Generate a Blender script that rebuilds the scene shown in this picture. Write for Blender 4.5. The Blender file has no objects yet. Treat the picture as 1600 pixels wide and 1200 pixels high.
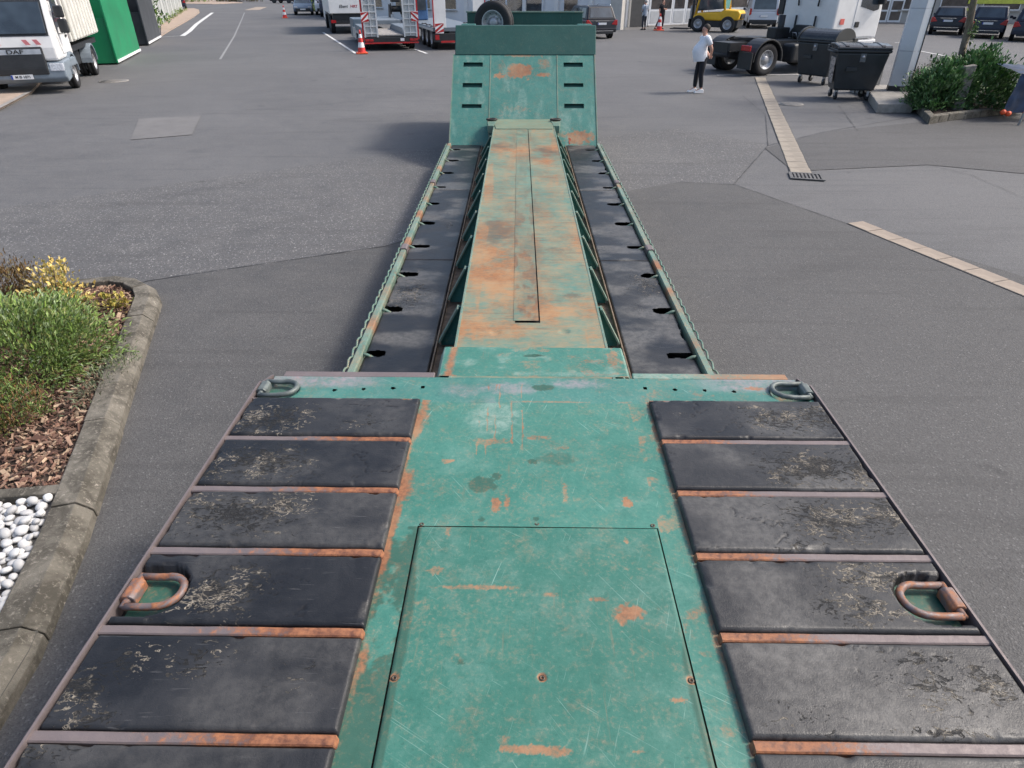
import bpy, bmesh, math, random
import numpy as np
from mathutils import Vector, Matrix, noise as mnoise
random.seed(7); rng = np.random.default_rng(7)
S = bpy.context.scene
COL = S.collection
PI = math.pi
# ------------------------------------------------------------------ camera
F_, PITCH, YAW, CX, CH = 1007.19, .5575, -.0143, -.0706, 2.7816      # focal in px of a 1600 px wide picture
cam = bpy.data.cameras.new('camera'); cam.sensor_width = 36; cam.lens = F_ / 1600 * 36
cam.clip_start = .05; cam.clip_end = 2000
co = bpy.data.objects.new('camera', cam); COL.objects.link(co)
co.location = (CX, 0, CH); co.rotation_euler = (PI / 2 - PITCH, 0, -YAW)
S.camera = co
# ------------------------------------------------------------------ sky, sun, exposure
SUN_EL, SUN_AZ = math.radians(47), math.radians(80)                  # azimuth clockwise from +Y (straight ahead)
w = bpy.data.worlds.new('World'); S.world = w; w.use_nodes = True
nt = w.node_tree; bg = nt.nodes['Background']
sky = nt.nodes.new('ShaderNodeTexSky'); sky.sky_type = 'NISHITA'; sky.sun_disc = False
sky.sun_elevation = SUN_EL; sky.sun_rotation = SUN_AZ; sky.air_density = 1.0; sky.dust_density = 4.0; sky.ozone_density = 1.0
nt.links.new(sky.outputs[0], bg.inputs[0]); bg.inputs[1].default_value = .15
sl = bpy.data.lights.new('sun', 'SUN'); sl.energy = 2.0; sl.angle = math.radians(10); sl.color = (1, .95, .88)
so = bpy.data.objects.new('sun', sl); COL.objects.link(so)
sd = Vector((math.sin(SUN_AZ) * math.cos(SUN_EL), math.cos(SUN_AZ) * math.cos(SUN_EL), math.sin(SUN_EL)))
so.rotation_euler = (-sd).to_track_quat('-Z', 'Y').to_euler(); so.location = (20, 10, 30)
S.view_settings.view_transform = 'Standard'; S.view_settings.look = 'None'
S.view_settings.gamma = 1; S.view_settings.use_curve_mapping = False
S.view_settings.exposure = .60
S.render.engine = 'CYCLES'

# ------------------------------------------------------------------ photo pixel -> point on a level plane / on a plane Y = const
_cy, _sy, _cp, _sp = math.cos(YAW), math.sin(YAW), math.cos(PITCH), math.sin(PITCH)
_fw = np.array([_sy * _cp, _cy * _cp, -_sp]); _r = np.array([_cy, -_sy, 0.]); _u = np.cross(_r, _fw)
def _ray(x, y): return _fw + _r * (x - 800) / F_ - _u * (y - 600) / F_
def G(x, y, z=0.):
    d = _ray(x, y); t = (z - CH) / d[2]
    return (CX + d[0] * t, d[1] * t, z)
def GY(x, y, Y):
    d = _ray(x, y); t = Y / d[1]
    return (CX + d[0] * t, Y, CH + d[2] * t)

# ------------------------------------------------------------------ numpy noise
def vn(x, y, s=0):
    x = np.asarray(x, float); y = np.asarray(y, float)
    xi = np.floor(x).astype(np.int64); yi = np.floor(y).astype(np.int64)
    xf = x - xi; yf = y - yi
    u = xf * xf * (3 - 2 * xf); v = yf * yf * (3 - 2 * yf)
    def h(a, b):
        n = (a * 374761393 + b * 668265263 + s * 1442695041) & 0x7fffffff
        n = ((n ^ (n >> 13)) * 1274126177) & 0x7fffffff
        return ((n ^ (n >> 16)) & 0xffff) / 65535.
    return (h(xi, yi) * (1 - u) + h(xi + 1, yi) * u) * (1 - v) + (h(xi, yi + 1) * (1 - u) + h(xi + 1, yi + 1) * u) * v
def fbm(x, y, o=4, s=0):
    a, t, n = .5, 0., 0.
    for i in range(o):
        t = t + a * vn(x, y, s + i * 17); n += a; a *= .5; x = x * 2.03 + 3.1; y = y * 2.03 + 1.7
    return t / n
def ss(a, b, x):
    t = np.clip((x - a) / (b - a), 0, 1); return t * t * (3 - 2 * t)
def blob(X, Y, cx, cy, rx, ry, s=0, rough=.55, soft=.35, f=None):
    """1 inside an uneven-edged ellipse, 0 outside"""
    f = f or 2.2 / min(rx, ry)
    d = np.hypot((X - cx) / rx, (Y - cy) / ry)
    d = d + rough * (fbm((X - cx) * f + 31.7 * s, (Y - cy) * f + 11.3 * s, 4, s) - .5) * 2
    return 1 - ss(1 - soft, 1 + soft, d)

# ------------------------------------------------------------------ node materials
class NM:
    def __init__(s, name):
        s.m = bpy.data.materials.new(name); s.m.use_nodes = True
        s.t = s.m.node_tree; s.b = s.t.nodes['Principled BSDF']
        s.tc = s.t.nodes.new('ShaderNodeTexCoord')
    def n(s, typ, **k):
        o = s.t.nodes.new(typ)
        for a, v in k.items(): setattr(o, a, v)
        return o
    def l(s, a, b): s.t.links.new(a, b)
    def put(s, sock, v):
        if hasattr(v, 'is_linked') or isinstance(v, bpy.types.NodeSocket): s.l(v, sock)
        else:
            if isinstance(v, tuple) and len(v) == 3 and sock.type == 'RGBA': v = v + (1,)
            sock.default_value = v
    def map(s, scale=(1, 1, 1), rot=(0, 0, 0), src='Object', loc=(0, 0, 0)):
        o = s.n('ShaderNodeMapping'); s.l(s.tc.outputs[src], o.inputs[0])
        o.inputs['Scale'].default_value = scale; o.inputs['Rotation'].default_value = rot; o.inputs['Location'].default_value = loc
        return o.outputs[0]
    def rmap(s, rot, scale, loc=(0, 0, 0)):
        o = s.n('ShaderNodeMapping'); s.l(s.map((1, 1, 1), rot, loc=loc), o.inputs[0]); o.inputs['Scale'].default_value = scale
        return o.outputs[0]
    def noise(s, scale, detail=4, rough=.55, vec=None, dist=0.):
        o = s.n('ShaderNodeTexNoise'); s.l(vec if vec is not None else s.tc.outputs['Object'], o.inputs['Vector'])
        o.inputs['Scale'].default_value = scale; o.inputs['Detail'].default_value = detail
        o.inputs['Roughness'].default_value = rough; o.inputs['Distortion'].default_value = dist
        return o.outputs['Fac']
    def vor(s, scale, vec=None, feature='F1', out='Distance', rnd=1.):
        o = s.n('ShaderNodeTexVoronoi'); o.feature = feature
        s.l(vec if vec is not None else s.tc.outputs['Object'], o.inputs['Vector'])
        o.inputs['Scale'].default_value = scale; o.inputs['Randomness'].default_value = rnd
        return o.outputs[out]
    def ramp(s, f, a, b, ca=0., cb=1.):
        o = s.n('ShaderNodeMapRange'); o.interpolation_type = 'SMOOTHSTEP'
        s.put(o.inputs['Value'], f); o.inputs['From Min'].default_value = a; o.inputs['From Max'].default_value = b
        o.inputs['To Min'].default_value = ca; o.inputs['To Max'].default_value = cb
        return o.outputs['Result']
    def mix(s, f, a, b, mode='MIX'):
        o = s.n('ShaderNodeMix'); o.data_type = 'RGBA'; o.blend_type = mode
        s.put(o.inputs['Factor'], f); s.put(o.inputs['A'], a) if False else None
        s.put(o.inputs[6], a); s.put(o.inputs[7], b)
        return o.outputs[2]
    def ma(s, op, a, b=0., c=0., clamp=False):
        o = s.n('ShaderNodeMath'); o.operation = op; o.use_clamp = clamp
        s.put(o.inputs[0], a); s.put(o.inputs[1], b); s.put(o.inputs[2], c)
        return o.outputs[0]
    def attr(s, name):
        o = s.n('ShaderNodeAttribute'); o.attribute_name = name
        q = s.n('ShaderNodeSeparateColor'); s.l(o.outputs['Color'], q.inputs[0])
        return q.outputs[0], q.outputs[1], q.outputs[2]
    def rand(s):
        return s.n('ShaderNodeObjectInfo').outputs['Random']
    def bump(s, h, strength=.4, dist=.01):
        o = s.n('ShaderNodeBump'); s.l(h, o.inputs['Height']); o.inputs['Strength'].default_value = strength
        o.inputs['Distance'].default_value = dist; s.l(o.outputs[0], s.b.inputs['Normal'])
    def done(s, col, rough=.6, metal=0., spec=None):
        s.put(s.b.inputs['Base Color'], col); s.put(s.b.inputs['Roughness'], rough); s.put(s.b.inputs['Metallic'], metal)
        if spec is not None: s.put(s.b.inputs['Specular IOR Level'], spec)
        return s.m

MATS = {}
def plain(name, col, rough=.5, metal=0., var=.15, scale=3., dirt=.0, spec=None, bump=0.):
    """one colour with uneven tone, a little dirt and fine relief"""
    if name in MATS: return MATS[name]
    k = NM(name)
    a = k.noise(scale, 5, .6)
    f = k.ramp(a, .3, .7)
    c = k.mix(f, tuple(x * (1 - var) for x in col), tuple(min(1, x * (1 + var)) for x in col))
    if dirt:
        d = k.ramp(k.noise(scale * 2.3, 6, .65, dist=.4), .5, .75, 0., dirt)
        c = k.mix(d, c, (.09, .075, .06))
    if bump: k.bump(k.noise(scale * 20, 4), bump, .004)
    MATS[name] = k.done(c, k.ramp(a, .2, .8, max(0, rough - .08), min(1, rough + .08)), metal, spec)
    return MATS[name]
def glass_mat(name='window_glass', col=(.02, .028, .035), rough=.06):
    if name in MATS: return MATS[name]
    k = NM(name); k.b.inputs['Coat Weight'].default_value = .6; k.b.inputs['Coat Roughness'].default_value = .03
    MATS[name] = k.done(k.mix(k.ramp(k.noise(1.3, 2), .35, .65), col, tuple(c * 2.2 for c in col)), rough, 0., .8)
    return MATS[name]
def carpaint(name, col, metal=.0):
    if name in MATS: return MATS[name]
    k = NM(name); k.b.inputs['Coat Weight'].default_value = .3; k.b.inputs['Coat Roughness'].default_value = .05
    d = k.ramp(k.noise(2., 5, .6), .4, .8, 0, .25)
    MATS[name] = k.done(k.mix(d, col, tuple(.8 * c + .02 for c in col)), .38, metal, .3)
    return MATS[name]

def paint_green(name, tealA, tealB, auto_rust=.15, an=(1, 1, 1), chalk=.35, scuff=.45, pale=((.33, .43, .37), (.40, .45, .41)), lo=.30, hi=.95, rust=((.23, .085, .045), (.37, .175, .095), (.42, .25, .15)), dark=((.026, .082, .058), (.05, .13, .098)), streak=.35):
    k = NM(name)
    R, Gc, B = k.attr('wear')
    n1 = k.noise(2.4, 6, .68); n2 = k.noise(16., 7, .74, k.map(an), .4); n3 = k.noise(70., 5, .75, k.map(an)); n4 = k.noise(260., 2, .6)
    base = k.mix(k.ramp(n1, .3, .7), tealA, tealB)
    base = k.mix(k.ma('MULTIPLY', k.ramp(n2, .47, .74), chalk * .5), base, (.27, .43, .36))
    base = k.mix(k.ma('MULTIPLY', k.ramp(n2, .5, .28), .25), base, tuple(c * .65 for c in tealA))
    base = k.mix(k.ma('MULTIPLY', k.ramp(n3, .52, .72), chalk), base, (.30, .46, .39))
    base = k.mix(k.ma('MULTIPLY', k.ramp(n3, .47, .28), .4), base, tuple(c * .5 for c in tealA))
    for i, (sc, rt, l_) in enumerate((((4, 170, 4), .55, .672), ((190, 4, 4), .30, .668), ((150, 3.5, 4), -.62, .672))):
        s1 = k.noise(1., 2, .5, k.rmap((0, 0, rt), sc, (i * 3.3, i, 0)), .6)
        s2 = k.ramp(k.noise(4.5, 2, .5, k.map(loc=(i * 7., 2, 1))), .46, .62)
        base = k.mix(k.ma('MULTIPLY', k.ma('MULTIPLY', k.ramp(s1, l_, l_ + .08), s2), scuff), base, (.36, .52, .46))
    pl_ = k.ma('MULTIPLY', Gc, k.ramp(k.ma('ADD', n2, k.ma('MULTIPLY', n3, .5)), .55, .95, .2, 1.), clamp=True)
    base = k.mix(pl_, base, k.mix(n1, *pale))
    dk = k.ma('MULTIPLY', B, k.ramp(n3, .2, .45, .75, 1.), clamp=True)
    base = k.mix(dk, base, k.mix(n2, *dark))
    rr = k.ma('ADD', R, k.ma('ADD', k.ma('MULTIPLY', k.ma('SUBTRACT', n2, .5), 1.), k.ma('MULTIPLY', k.ma('SUBTRACT', n3, .5), 1.1)))
    rm = k.ma('MULTIPLY', k.ma('MULTIPLY', k.ramp(rr, lo, hi), k.ramp(R, .03, .25)), .88, clamp=True)
    au = k.ma('MULTIPLY', k.ramp(k.ma('ADD', k.noise(9., 8, .75, k.map(an, loc=(4, 9, 2)), .3), k.ma('MULTIPLY', k.ma('SUBTRACT', n3, .5), .9)), .47, .82), auto_rust)
    sk_ = k.ma('MULTIPLY', k.ma('MULTIPLY', k.ramp(k.noise(1., 4, .65, k.map((75, 2.2, 40), (0, 0, .03))), .58, .72), k.ramp(k.noise(3.1, 3, .6, k.map(loc=(1, 5, 8))), .46, .66)), streak)
    rm = k.ma('MAXIMUM', k.ma('MAXIMUM', rm, au), sk_)
    rc = k.mix(k.ramp(n3, .3, .7), rust[0], rust[1])
    rc = k.mix(k.ramp(n1, .35, .65), rc, rust[2])
    col = k.mix(rm, base, rc)
    k.bump(k.ma('ADD', k.ma('MULTIPLY', n3, .5), k.ma('ADD', k.ma('MULTIPLY', rm, -.5), k.ma('MULTIPLY', n4, .25))), .25, .004)
    rg = k.ma('ADD', k.ramp(n2, .3, .7, .40, .58), k.ma('MULTIPLY', rm, .25))
    return k.done(col, rg, 0, .35)
LILAC = ((.24, .215, .235), (.31, .28, .30))
RUST_D = ((.19, .062, .03), (.34, .135, .062), (.36, .20, .11))
M_DECK = paint_green('weathered_teal_paint', (.042, .168, .130), (.060, .202, .160), .34, chalk=.16, rust=RUST_D)
M_FRONT = paint_green('rubbed_front_paint', (.045, .170, .142), (.070, .212, .180), .3, chalk=.18, pale=LILAC, rust=RUST_D)
M_PANEL = paint_green('scratched_green_paint', (.035, .142, .108), (.048, .172, .134), .28, chalk=.16, rust=RUST_D)
M_BEAM = paint_green('rubbed_beam_paint', (.058, .185, .152), (.088, .232, .19), .5, (.45, 1.8, 1), .2, .3, pale=((.20, .25, .17), (.27, .26, .17)), lo=.0, hi=1.15, rust=((.20, .072, .03), (.42, .165, .055), (.40, .215, .10)), dark=((.035, .03, .026), (.10, .08, .062)), streak=.6)
M_NECK = paint_green('gooseneck_paint', (.040, .162, .140), (.058, .192, .166), .28, chalk=.18, rust=RUST_D)
M_SHADEGREEN = paint_green('shaded_green_paint', (.022, .082, .070), (.027, .094, .081), .06, chalk=.05, scuff=.15)  # own darker green, with the shade on it put into the colour
M_RAIL = paint_green('rail_paint', (.085, .185, .150), (.17, .24, .19), .95, (2, 2, 2), rust=RUST_D)
# steel bars: rust at the inner end (attribute), bare greyish lilac steel outside
def steel_mat():
    k = NM('rusty_bar_steel'); R, g, B = k.attr('wear')
    n2 = k.noise(40, 6, .7); n1 = k.noise(6, 4, .6)
    st = k.mix(n1, (.13, .105, .105), (.24, .20, .195))
    ru = k.mix(k.ramp(n2, .3, .7), (.11, .045, .028), (.34, .14, .065))
    f = k.ramp(k.ma('ADD', R, k.ma('MULTIPLY', k.ma('SUBTRACT', n2, .5), 1.2)), .35, .75)
    c = k.mix(f, st, ru)
    k.bump(n2, .5, .003)
    return k.done(c, k.ramp(n2, .3, .7, .42, .7), k.ma('MULTIPLY', k.ma('SUBTRACT', 1., f), .25))
M_STEEL = steel_mat()
def rubber_mat():
    k = NM('worn_black_rubber'); R, g, B = k.attr('wear')
    n1 = k.noise(3.2, 6, .65, dist=.5); n2 = k.noise(26, 5, .7); n3 = k.noise(220, 3, .6)
    base = k.mix(k.ramp(n1, .35, .7), (.013, .014, .0165), (.030, .031, .034))
    base = k.mix(k.ma('MULTIPLY', g, k.ramp(n2, .3, .7, .4, 1.)), base, (.135, .130, .122))       # dust and scuffing
    sc = k.ma('MULTIPLY', k.ramp(k.noise(1., 3, .6, k.map((8, 140, 8), (0, 0, .2))), .64, .7), k.ramp(k.noise(4., 2), .45, .6))
    base = k.mix(k.ma('MULTIPLY', sc, .4), base, (.13, .13, .13))
    # flaking: R is how badly the place is torn; the pattern itself is warped noise
    fl = k.noise(24., 5, .62, k.map((1.0, 1.75, 1), (0, 0, .45)), 1.8)
    th = k.ma('SUBTRACT', .665, k.ma('MULTIPLY', R, .22))
    df_ = k.ma('SUBTRACT', fl, th)
    torn = k.ma('MULTIPLY', k.ramp(df_, .0, .018), k.ramp(R, .04, .14))
    rim = k.ma('MULTIPLY', k.ma('MULTIPLY', k.ramp(df_, -.012, .012), k.ramp(df_, .10, .04)), k.ramp(R, .06, .3))
    pat = k.ramp(k.noise(9, 5, .7, k.map(loc=(3, 3, 3))), .46, .60)
    base = k.mix(k.ma('MULTIPLY', torn, .9), base, k.mix(n2, (.008, .008, .009), (.032, .030, .028)))
    base = k.mix(k.ma('MULTIPLY', rim, k.ma('MULTIPLY', pat, .95)), base, k.mix(n2, (.22, .19, .15), (.50, .44, .35)))
    base = k.mix(B, base, (.012, .012, .013))
    k.bump(k.ma('ADD', k.ma('ADD', k.ma('MULTIPLY', n2, .35), k.ma('MULTIPLY', n3, .2)), k.ma('ADD', k.ma('MULTIPLY', torn, -1.6), k.ma('MULTIPLY', rim, .7))), .8, .006)
    rg = k.ma('ADD', k.ramp(n1, .3, .7, .34, .50), k.ma('MULTIPLY', torn, .25))
    return k.done(base, rg, 0, .36)
M_RUB = rubber_mat()
M_DIRT = plain('dirty_steel', (.17, .125, .088), .8, 0, .4, 14, .3, bump=.3)
M_BLACK = plain('black_void', (.006, .006, .007), .8)  # shade of holes and gaps put in as black; eyes too
M_TYRE = plain('tyre_rubber', (.018, .018, .02), .75, 0, .25, 8, .15, bump=.2)
M_BLKPL = plain('black_plastic', (.022, .024, .027), .5, 0, .2, 4, .1)
M_CHAS = plain('chassis_black', (.016, .018, .021), .55, 0, .3, 5, .15)
M_ALU = plain('aluminium', (.5, .51, .53), .38, .6, .12, 6, .12)
M_RIM = plain('wheel_rim_silver', (.42, .43, .45), .42, .5, .15, 9, .2)
M_WHITE = plain('white_truck_paint', (.74, .74, .73), .38, 0, .05, 2, .06)
M_WALL = plain('white_render_wall', (.70, .71, .72), .85, 0, .06, .6, .05)
M_GREYW = plain('grey_render_wall', (.33, .325, .31), .9, 0, .12, .8, .1)
M_RED = plain('red_paint', (.42, .018, .02), .4, 0, .15, 5)
M_WHT2 = plain('white_film', (.8, .8, .8), .5, 0, .04)
M_ORANGE = plain('orange_plastic', (.72, .10, .03), .5, 0, .12, 8)
M_REDL = plain('red_lamp_lens', (.38, .01, .014), .2, 0, .2, 20, spec=.8)
M_LENS = plain('clear_lamp_lens', (.45, .47, .5), .12, 0, .3, 25, spec=.9)
M_GREYPL = plain('grey_bumper_plastic', (.19, .23, .27), .55, 0, .12, 5, .1)
M_GLASS = glass_mat()
M_CONC = plain('concrete', (.27, .255, .235), .9, 0, .2, 7, .25, bump=.5)

# ------------------------------------------------------------------ objects
def link(o): COL.objects.link(o); return o
def tag(o, label=None, cat=None, group=None, kind=None):
    if label: o['label'] = label
    if cat: o['category'] = cat
    if group: o['group'] = group
    if kind: o['kind'] = kind
    return o
def thing(name, label, cat, loc=(0, 0, 0), rz=0., group=None):
    o = link(bpy.data.objects.new(name, None)); o.location = loc; o.rotation_euler = (0, 0, rz); o.empty_display_size = .2
    return tag(o, label, cat, group)
def mobj(name, me, mat=None, parent=None, loc=None, rot=None, bevel=0, seg=2):
    o = link(bpy.data.objects.new(name, me))
    if mat is not None and not me.materials: me.materials.append(mat)
    if parent is not None: o.parent = parent
    if loc is not None: o.location = loc
    if rot is not None: o.rotation_euler = rot
    if bevel:
        b = o.modifiers.new('bevel', 'BEVEL'); b.width = bevel; b.segments = seg; b.limit_method = 'ANGLE'; b.angle_limit = .6
    return o
def copy_tree(o, parent=None):
    c = o.copy(); link(c); c.parent = parent
    for ch in o.children: copy_tree(ch, c)
    return c
def heading(hx, hy): return math.atan2(-hx, hy)                       # local +Y -> (hx, hy)

class MB:
    """collects simple solids; build() makes ONE mesh object"""
    def __init__(s): s.v = []; s.f = []; s.sm = []
    def add(s, vs, fs, smooth=False):
        n = len(s.v); s.v += [tuple(p) for p in vs]; s.f += [tuple(i + n for i in f) for f in fs]; s.sm += [smooth] * len(fs); return s
    def box(s, x0, x1, y0, y1, z0, z1, M=None):
        vs = [(x, y, z) for z in (z0, z1) for y in (y0, y1) for x in (x0, x1)]
        if M is not None: vs = [M @ Vector(p) for p in vs]
        return s.add(vs, [(0, 2, 3, 1), (4, 5, 7, 6), (0, 1, 5, 4), (2, 6, 7, 3), (0, 4, 6, 2), (1, 3, 7, 5)])
    def hexa(s, lo, hi):
        """eight corners: lower quad and upper quad, both counter-clockwise from above"""
        return s.add(list(lo) + list(hi), [(3, 2, 1, 0), (4, 5, 6, 7)] + [(i, (i + 1) % 4, (i + 1) % 4 + 4, i + 4) for i in range(4)])
    def prism(s, pts, a0, a1, axis='x'):
        """polygon extruded along an axis; pts are the two other coordinates"""
        def mk(a, p): return {'x': (a, p[0], p[1]), 'y': (p[0], a, p[1]), 'z': (p[0], p[1], a)}[axis]
        n = len(pts); vs = [mk(a0, p) for p in pts] + [mk(a1, p) for p in pts]
        return s.add(vs, [tuple(range(n))[::-1], tuple(range(n, 2 * n))] + [(i, (i + 1) % n, (i + 1) % n + n, i + n) for i in range(n)])
    def lathe(s, prof, n=24, M=None, close=True, smooth=True):
        """profile (radius, height) turned round local Z"""
        m = len(prof); vs = []
        for i in range(n):
            a = 2 * PI * i / n
            for r, z in prof: vs.append(Vector((r * math.cos(a), r * math.sin(a), z)))
        if M is not None: vs = [M @ p for p in vs]
        fs = [(i * m + j, ((i + 1) % n) * m + j, ((i + 1) % n) * m + j + 1, i * m + j + 1) for i in range(n) for j in range(m - 1)]
        s.add(vs, fs, smooth)
        if close:
            for j, rev in ((0, True), (m - 1, False)):
                if prof[j][0] > 1e-6:
                    f = tuple(len(s.v) - n * m + i * m + j for i in range(n)); s.f.append(f[::-1] if rev else f); s.sm.append(False)
        return s
    def cyl(s, p0, p1, r0, r1=None, n=12):
        p0, p1 = Vector(p0), Vector(p1); d = p1 - p0
        M = Matrix.Translation(p0) @ d.to_track_quat('Z', 'Y').to_matrix().to_4x4()
        return s.lathe([(r0, 0), (r1 if r1 is not None else r0, d.length)], n, M)
    def tube(s, pts, r, n=8, closed=False):
        pts = [Vector(p) for p in pts]; m = len(pts); vs = []; up = Vector((0, 0, 1))
        rr = r if isinstance(r, (list, tuple)) else [r] * m
        for i in range(m):
            a = pts[(i - 1) % m] if (closed or i) else pts[i]; b = pts[(i + 1) % m] if (closed or i < m - 1) else pts[i]
            t = (b - a).normalized(); sx = t.cross(up)
            if sx.length < 1e-3: sx = t.cross(Vector((0, 1, 0)))
            sx.normalize(); sy = sx.cross(t)
            for j in range(n):
                q = 2 * PI * j / n; vs.append(pts[i] + sx * (rr[i] * math.cos(q)) + sy * (rr[i] * math.sin(q)))
        fs = [(i * n + j, i * n + (j + 1) % n, ((i + 1) % m) * n + (j + 1) % n, ((i + 1) % m) * n + j) for i in range(m if closed else m - 1) for j in range(n)]
        if not closed: fs += [tuple(range(n)), tuple(range((m - 1) * n, m * n))[::-1]]
        return s.add(vs, fs, True)
    def mesh(s, name):
        me = bpy.data.meshes.new(name); me.from_pydata(s.v, [], s.f)
        bm = bmesh.new(); bm.from_mesh(me); bmesh.ops.recalc_face_normals(bm, faces=bm.faces); bm.to_mesh(me); bm.free()
        me.polygons.foreach_set('use_smooth', s.sm); me.update(); return me
    def build(s, name, mat, parent=None, loc=None, rot=None, bevel=0, seg=2):
        return mobj(name, s.mesh(name), mat, parent, loc, rot, bevel, seg)
def rect_of(c, r, n=10):
    return [(c[0] + r * math.cos(2 * PI * i / n), c[1] + r * math.sin(2 * PI * i / n)) for i in range(n)]

def grid_obj(name, X, Y, Z, mat, parent=None, keep=None, wear=None, smooth=True, extra=None):
    """height-field style mesh from 2-D arrays; wear = (R, G, B) arrays in 0..1"""
    m, n = X.shape
    co_ = np.stack([X, Y, Z], -1).reshape(-1, 3).astype(np.float32)
    idx = np.arange(m * n).reshape(m, n)
    q = np.stack([idx[:-1, :-1], idx[:-1, 1:], idx[1:, 1:], idx[1:, :-1]], -1)
    if keep is not None: q = q[keep]
    q = q.reshape(-1, 4)
    used = np.zeros(m * n, bool); used[q.ravel()] = True
    re = np.cumsum(used) - 1
    q = re[q]; co_ = co_[used]
    me = bpy.data.meshes.new(name)
    me.vertices.add(len(co_)); me.vertices.foreach_set('co', co_.ravel())
    me.loops.add(q.size); me.loops.foreach_set('vertex_index', q.ravel().astype(np.int32))
    me.polygons.add(len(q)); me.polygons.foreach_set('loop_start', np.arange(0, q.size, 4, dtype=np.int32))
    me.update(calc_edges=True)
    me.polygons.foreach_set('use_smooth', np.full(len(q), smooth))
    if wear is not None:
        a = me.attributes.new('wear', 'FLOAT_COLOR', 'POINT')
        c = np.ones((m * n, 4), np.float32)
        for i in range(3): c[:, i] = np.clip(np.broadcast_to(wear[i], X.shape), 0, 1).ravel()
        a.data.foreach_set('color', c[used].ravel())
    me.validate()
    return mobj(name, me, mat, parent)
def wear_x(o, fn):
    """wear attribute on an ordinary mesh from its vertex positions: fn(x, y, z) -> (r, g, b)"""
    me = o.data; a = me.attributes.new('wear', 'FLOAT_COLOR', 'POINT')
    for i, v in enumerate(me.vertices): a.data[i].color = (*fn(*v.co), 1)
def text_obj(name, txt, size, mat, parent, loc, rot, bold=False, shear=0., sx=1.):
    c = bpy.data.curves.new(name, 'FONT'); c.body = txt; c.size = size; c.align_x = 'CENTER'; c.align_y = 'CENTER'; c.extrude = .002; c.shear = shear
    if bold: c.offset = size * .018
    t = bpy.data.objects.new(name, c); me = bpy.data.meshes.new_from_object(t); bpy.data.objects.remove(t)
    o = mobj(name, me, mat, parent, loc, rot); o.scale = (sx, 1, 1); return o

# =================================================================== SETTING: ground, asphalt, markings
def asphalt(name, a, b, speck, spk_amt, big=.25, cells=105):
    k = NM(name)
    n1 = k.noise(.22, 6, .6, dist=.4); n2 = k.noise(2.6, 6, .65); n3 = k.noise(60, 4, .7)
    c = k.mix(k.ramp(n1, .3, .7), a, b)
    c = k.mix(k.ma('MULTIPLY', k.ramp(n2, .45, .75), .3), c, tuple(x * 1.35 for x in b))
    c = k.mix(k.ma('MULTIPLY', k.ramp(n2, .5, .25), .35), c, tuple(x * .6 for x in a))
    cell = k.vor(cells, out='Color'); q = k.n('ShaderNodeSeparateColor'); k.l(cell, q.inputs[0])
    c = k.mix(k.ma('MULTIPLY', k.ramp(q.outputs[0], .55, .98), .28), c, (.17, .168, .165))
    c = k.mix(k.ma('MULTIPLY', k.ramp(q.outputs[1], .6, .95), .35), c, (.032, .032, .033))
    c = k.mix(k.ma('MULTIPLY', k.ramp(q.outputs[2], 1 - speck, 1.), spk_amt), c, (.42, .41, .40))
    # tyre streaks and old repairs, long and faint
    st = k.ramp(k.noise(1., 3, .5, k.map((.35, 5.5, 1), (0, 0, .5))), .52, .7, 0, big)
    c = k.mix(st, c, tuple(x * .62 for x in a))
    # oil drips
    dr = k.ramp(k.noise(1.15, 4, .6, k.map(loc=(5, 3, 0))), .66, .76, 0, .5)
    bn = k.n('ShaderNodeTexWave'); bn.wave_type = 'RINGS'; bn.rings_direction = 'Z'; k.l(k.map((.12, .12, 1), loc=(-1.3, 1.1, 0)), bn.inputs[0]); bn.inputs['Scale'].default_value = 1.1; bn.inputs['Distortion'].default_value = 1.2; bn.inputs['Detail'].default_value = 3
    tm = k.ma('MULTIPLY', k.ramp(bn.outputs['Fac'], .93, 1., 0, .16), k.ramp(k.noise(.35, 3), .45, .62)); c = k.mix(tm, c, tuple(x * .5 for x in a))
    c = k.mix(dr, c, (.032, .032, .033))
    k.bump(k.ma('ADD', k.ma('MULTIPLY', k.vor(105), .8), n3), .55, .006)
    return k.done(c, k.ramp(n2, .3, .7, .72, .88), 0, .35)
M_ASPH = asphalt('yard_asphalt', (.108, .108, .110), (.138, .137, .138), .05, .2)
M_ASPH_C = asphalt('coarse_old_asphalt', (.098, .097, .098), (.127, .125, .124), .09, .7, .25, 70)
M_ASPH_N = asphalt('newer_asphalt', (.080, .0785, .078), (.102, .100, .0985), .04, .22)
M_ASPH_D = asphalt('dark_asphalt', (.075, .074, .074), (.096, .094, .094), .04, .25)
M_CRACK = plain('bitumen_joint', (.03, .03, .031), .7, 0, .3, 10)
M_LINE = plain('road_marking_white', (.62, .62, .60), .7, 0, .1, 6, .25)
M_SAND = plain('sandy_paver', (.28, .245, .20), .9, 0, .2, 3, .4, bump=.5)
M_SAND2 = plain('sandy_paver_pale', (.31, .255, .205), .9, 0, .18, 3, .35, bump=.5)
M_PINK = plain('beige_pavement', (.36, .28, .22), .9, 0, .15, 2.5, .2)
M_SOIL = plain('dark_soil', (.055, .038, .028), .95, 0, .4, 12, bump=.6)

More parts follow.
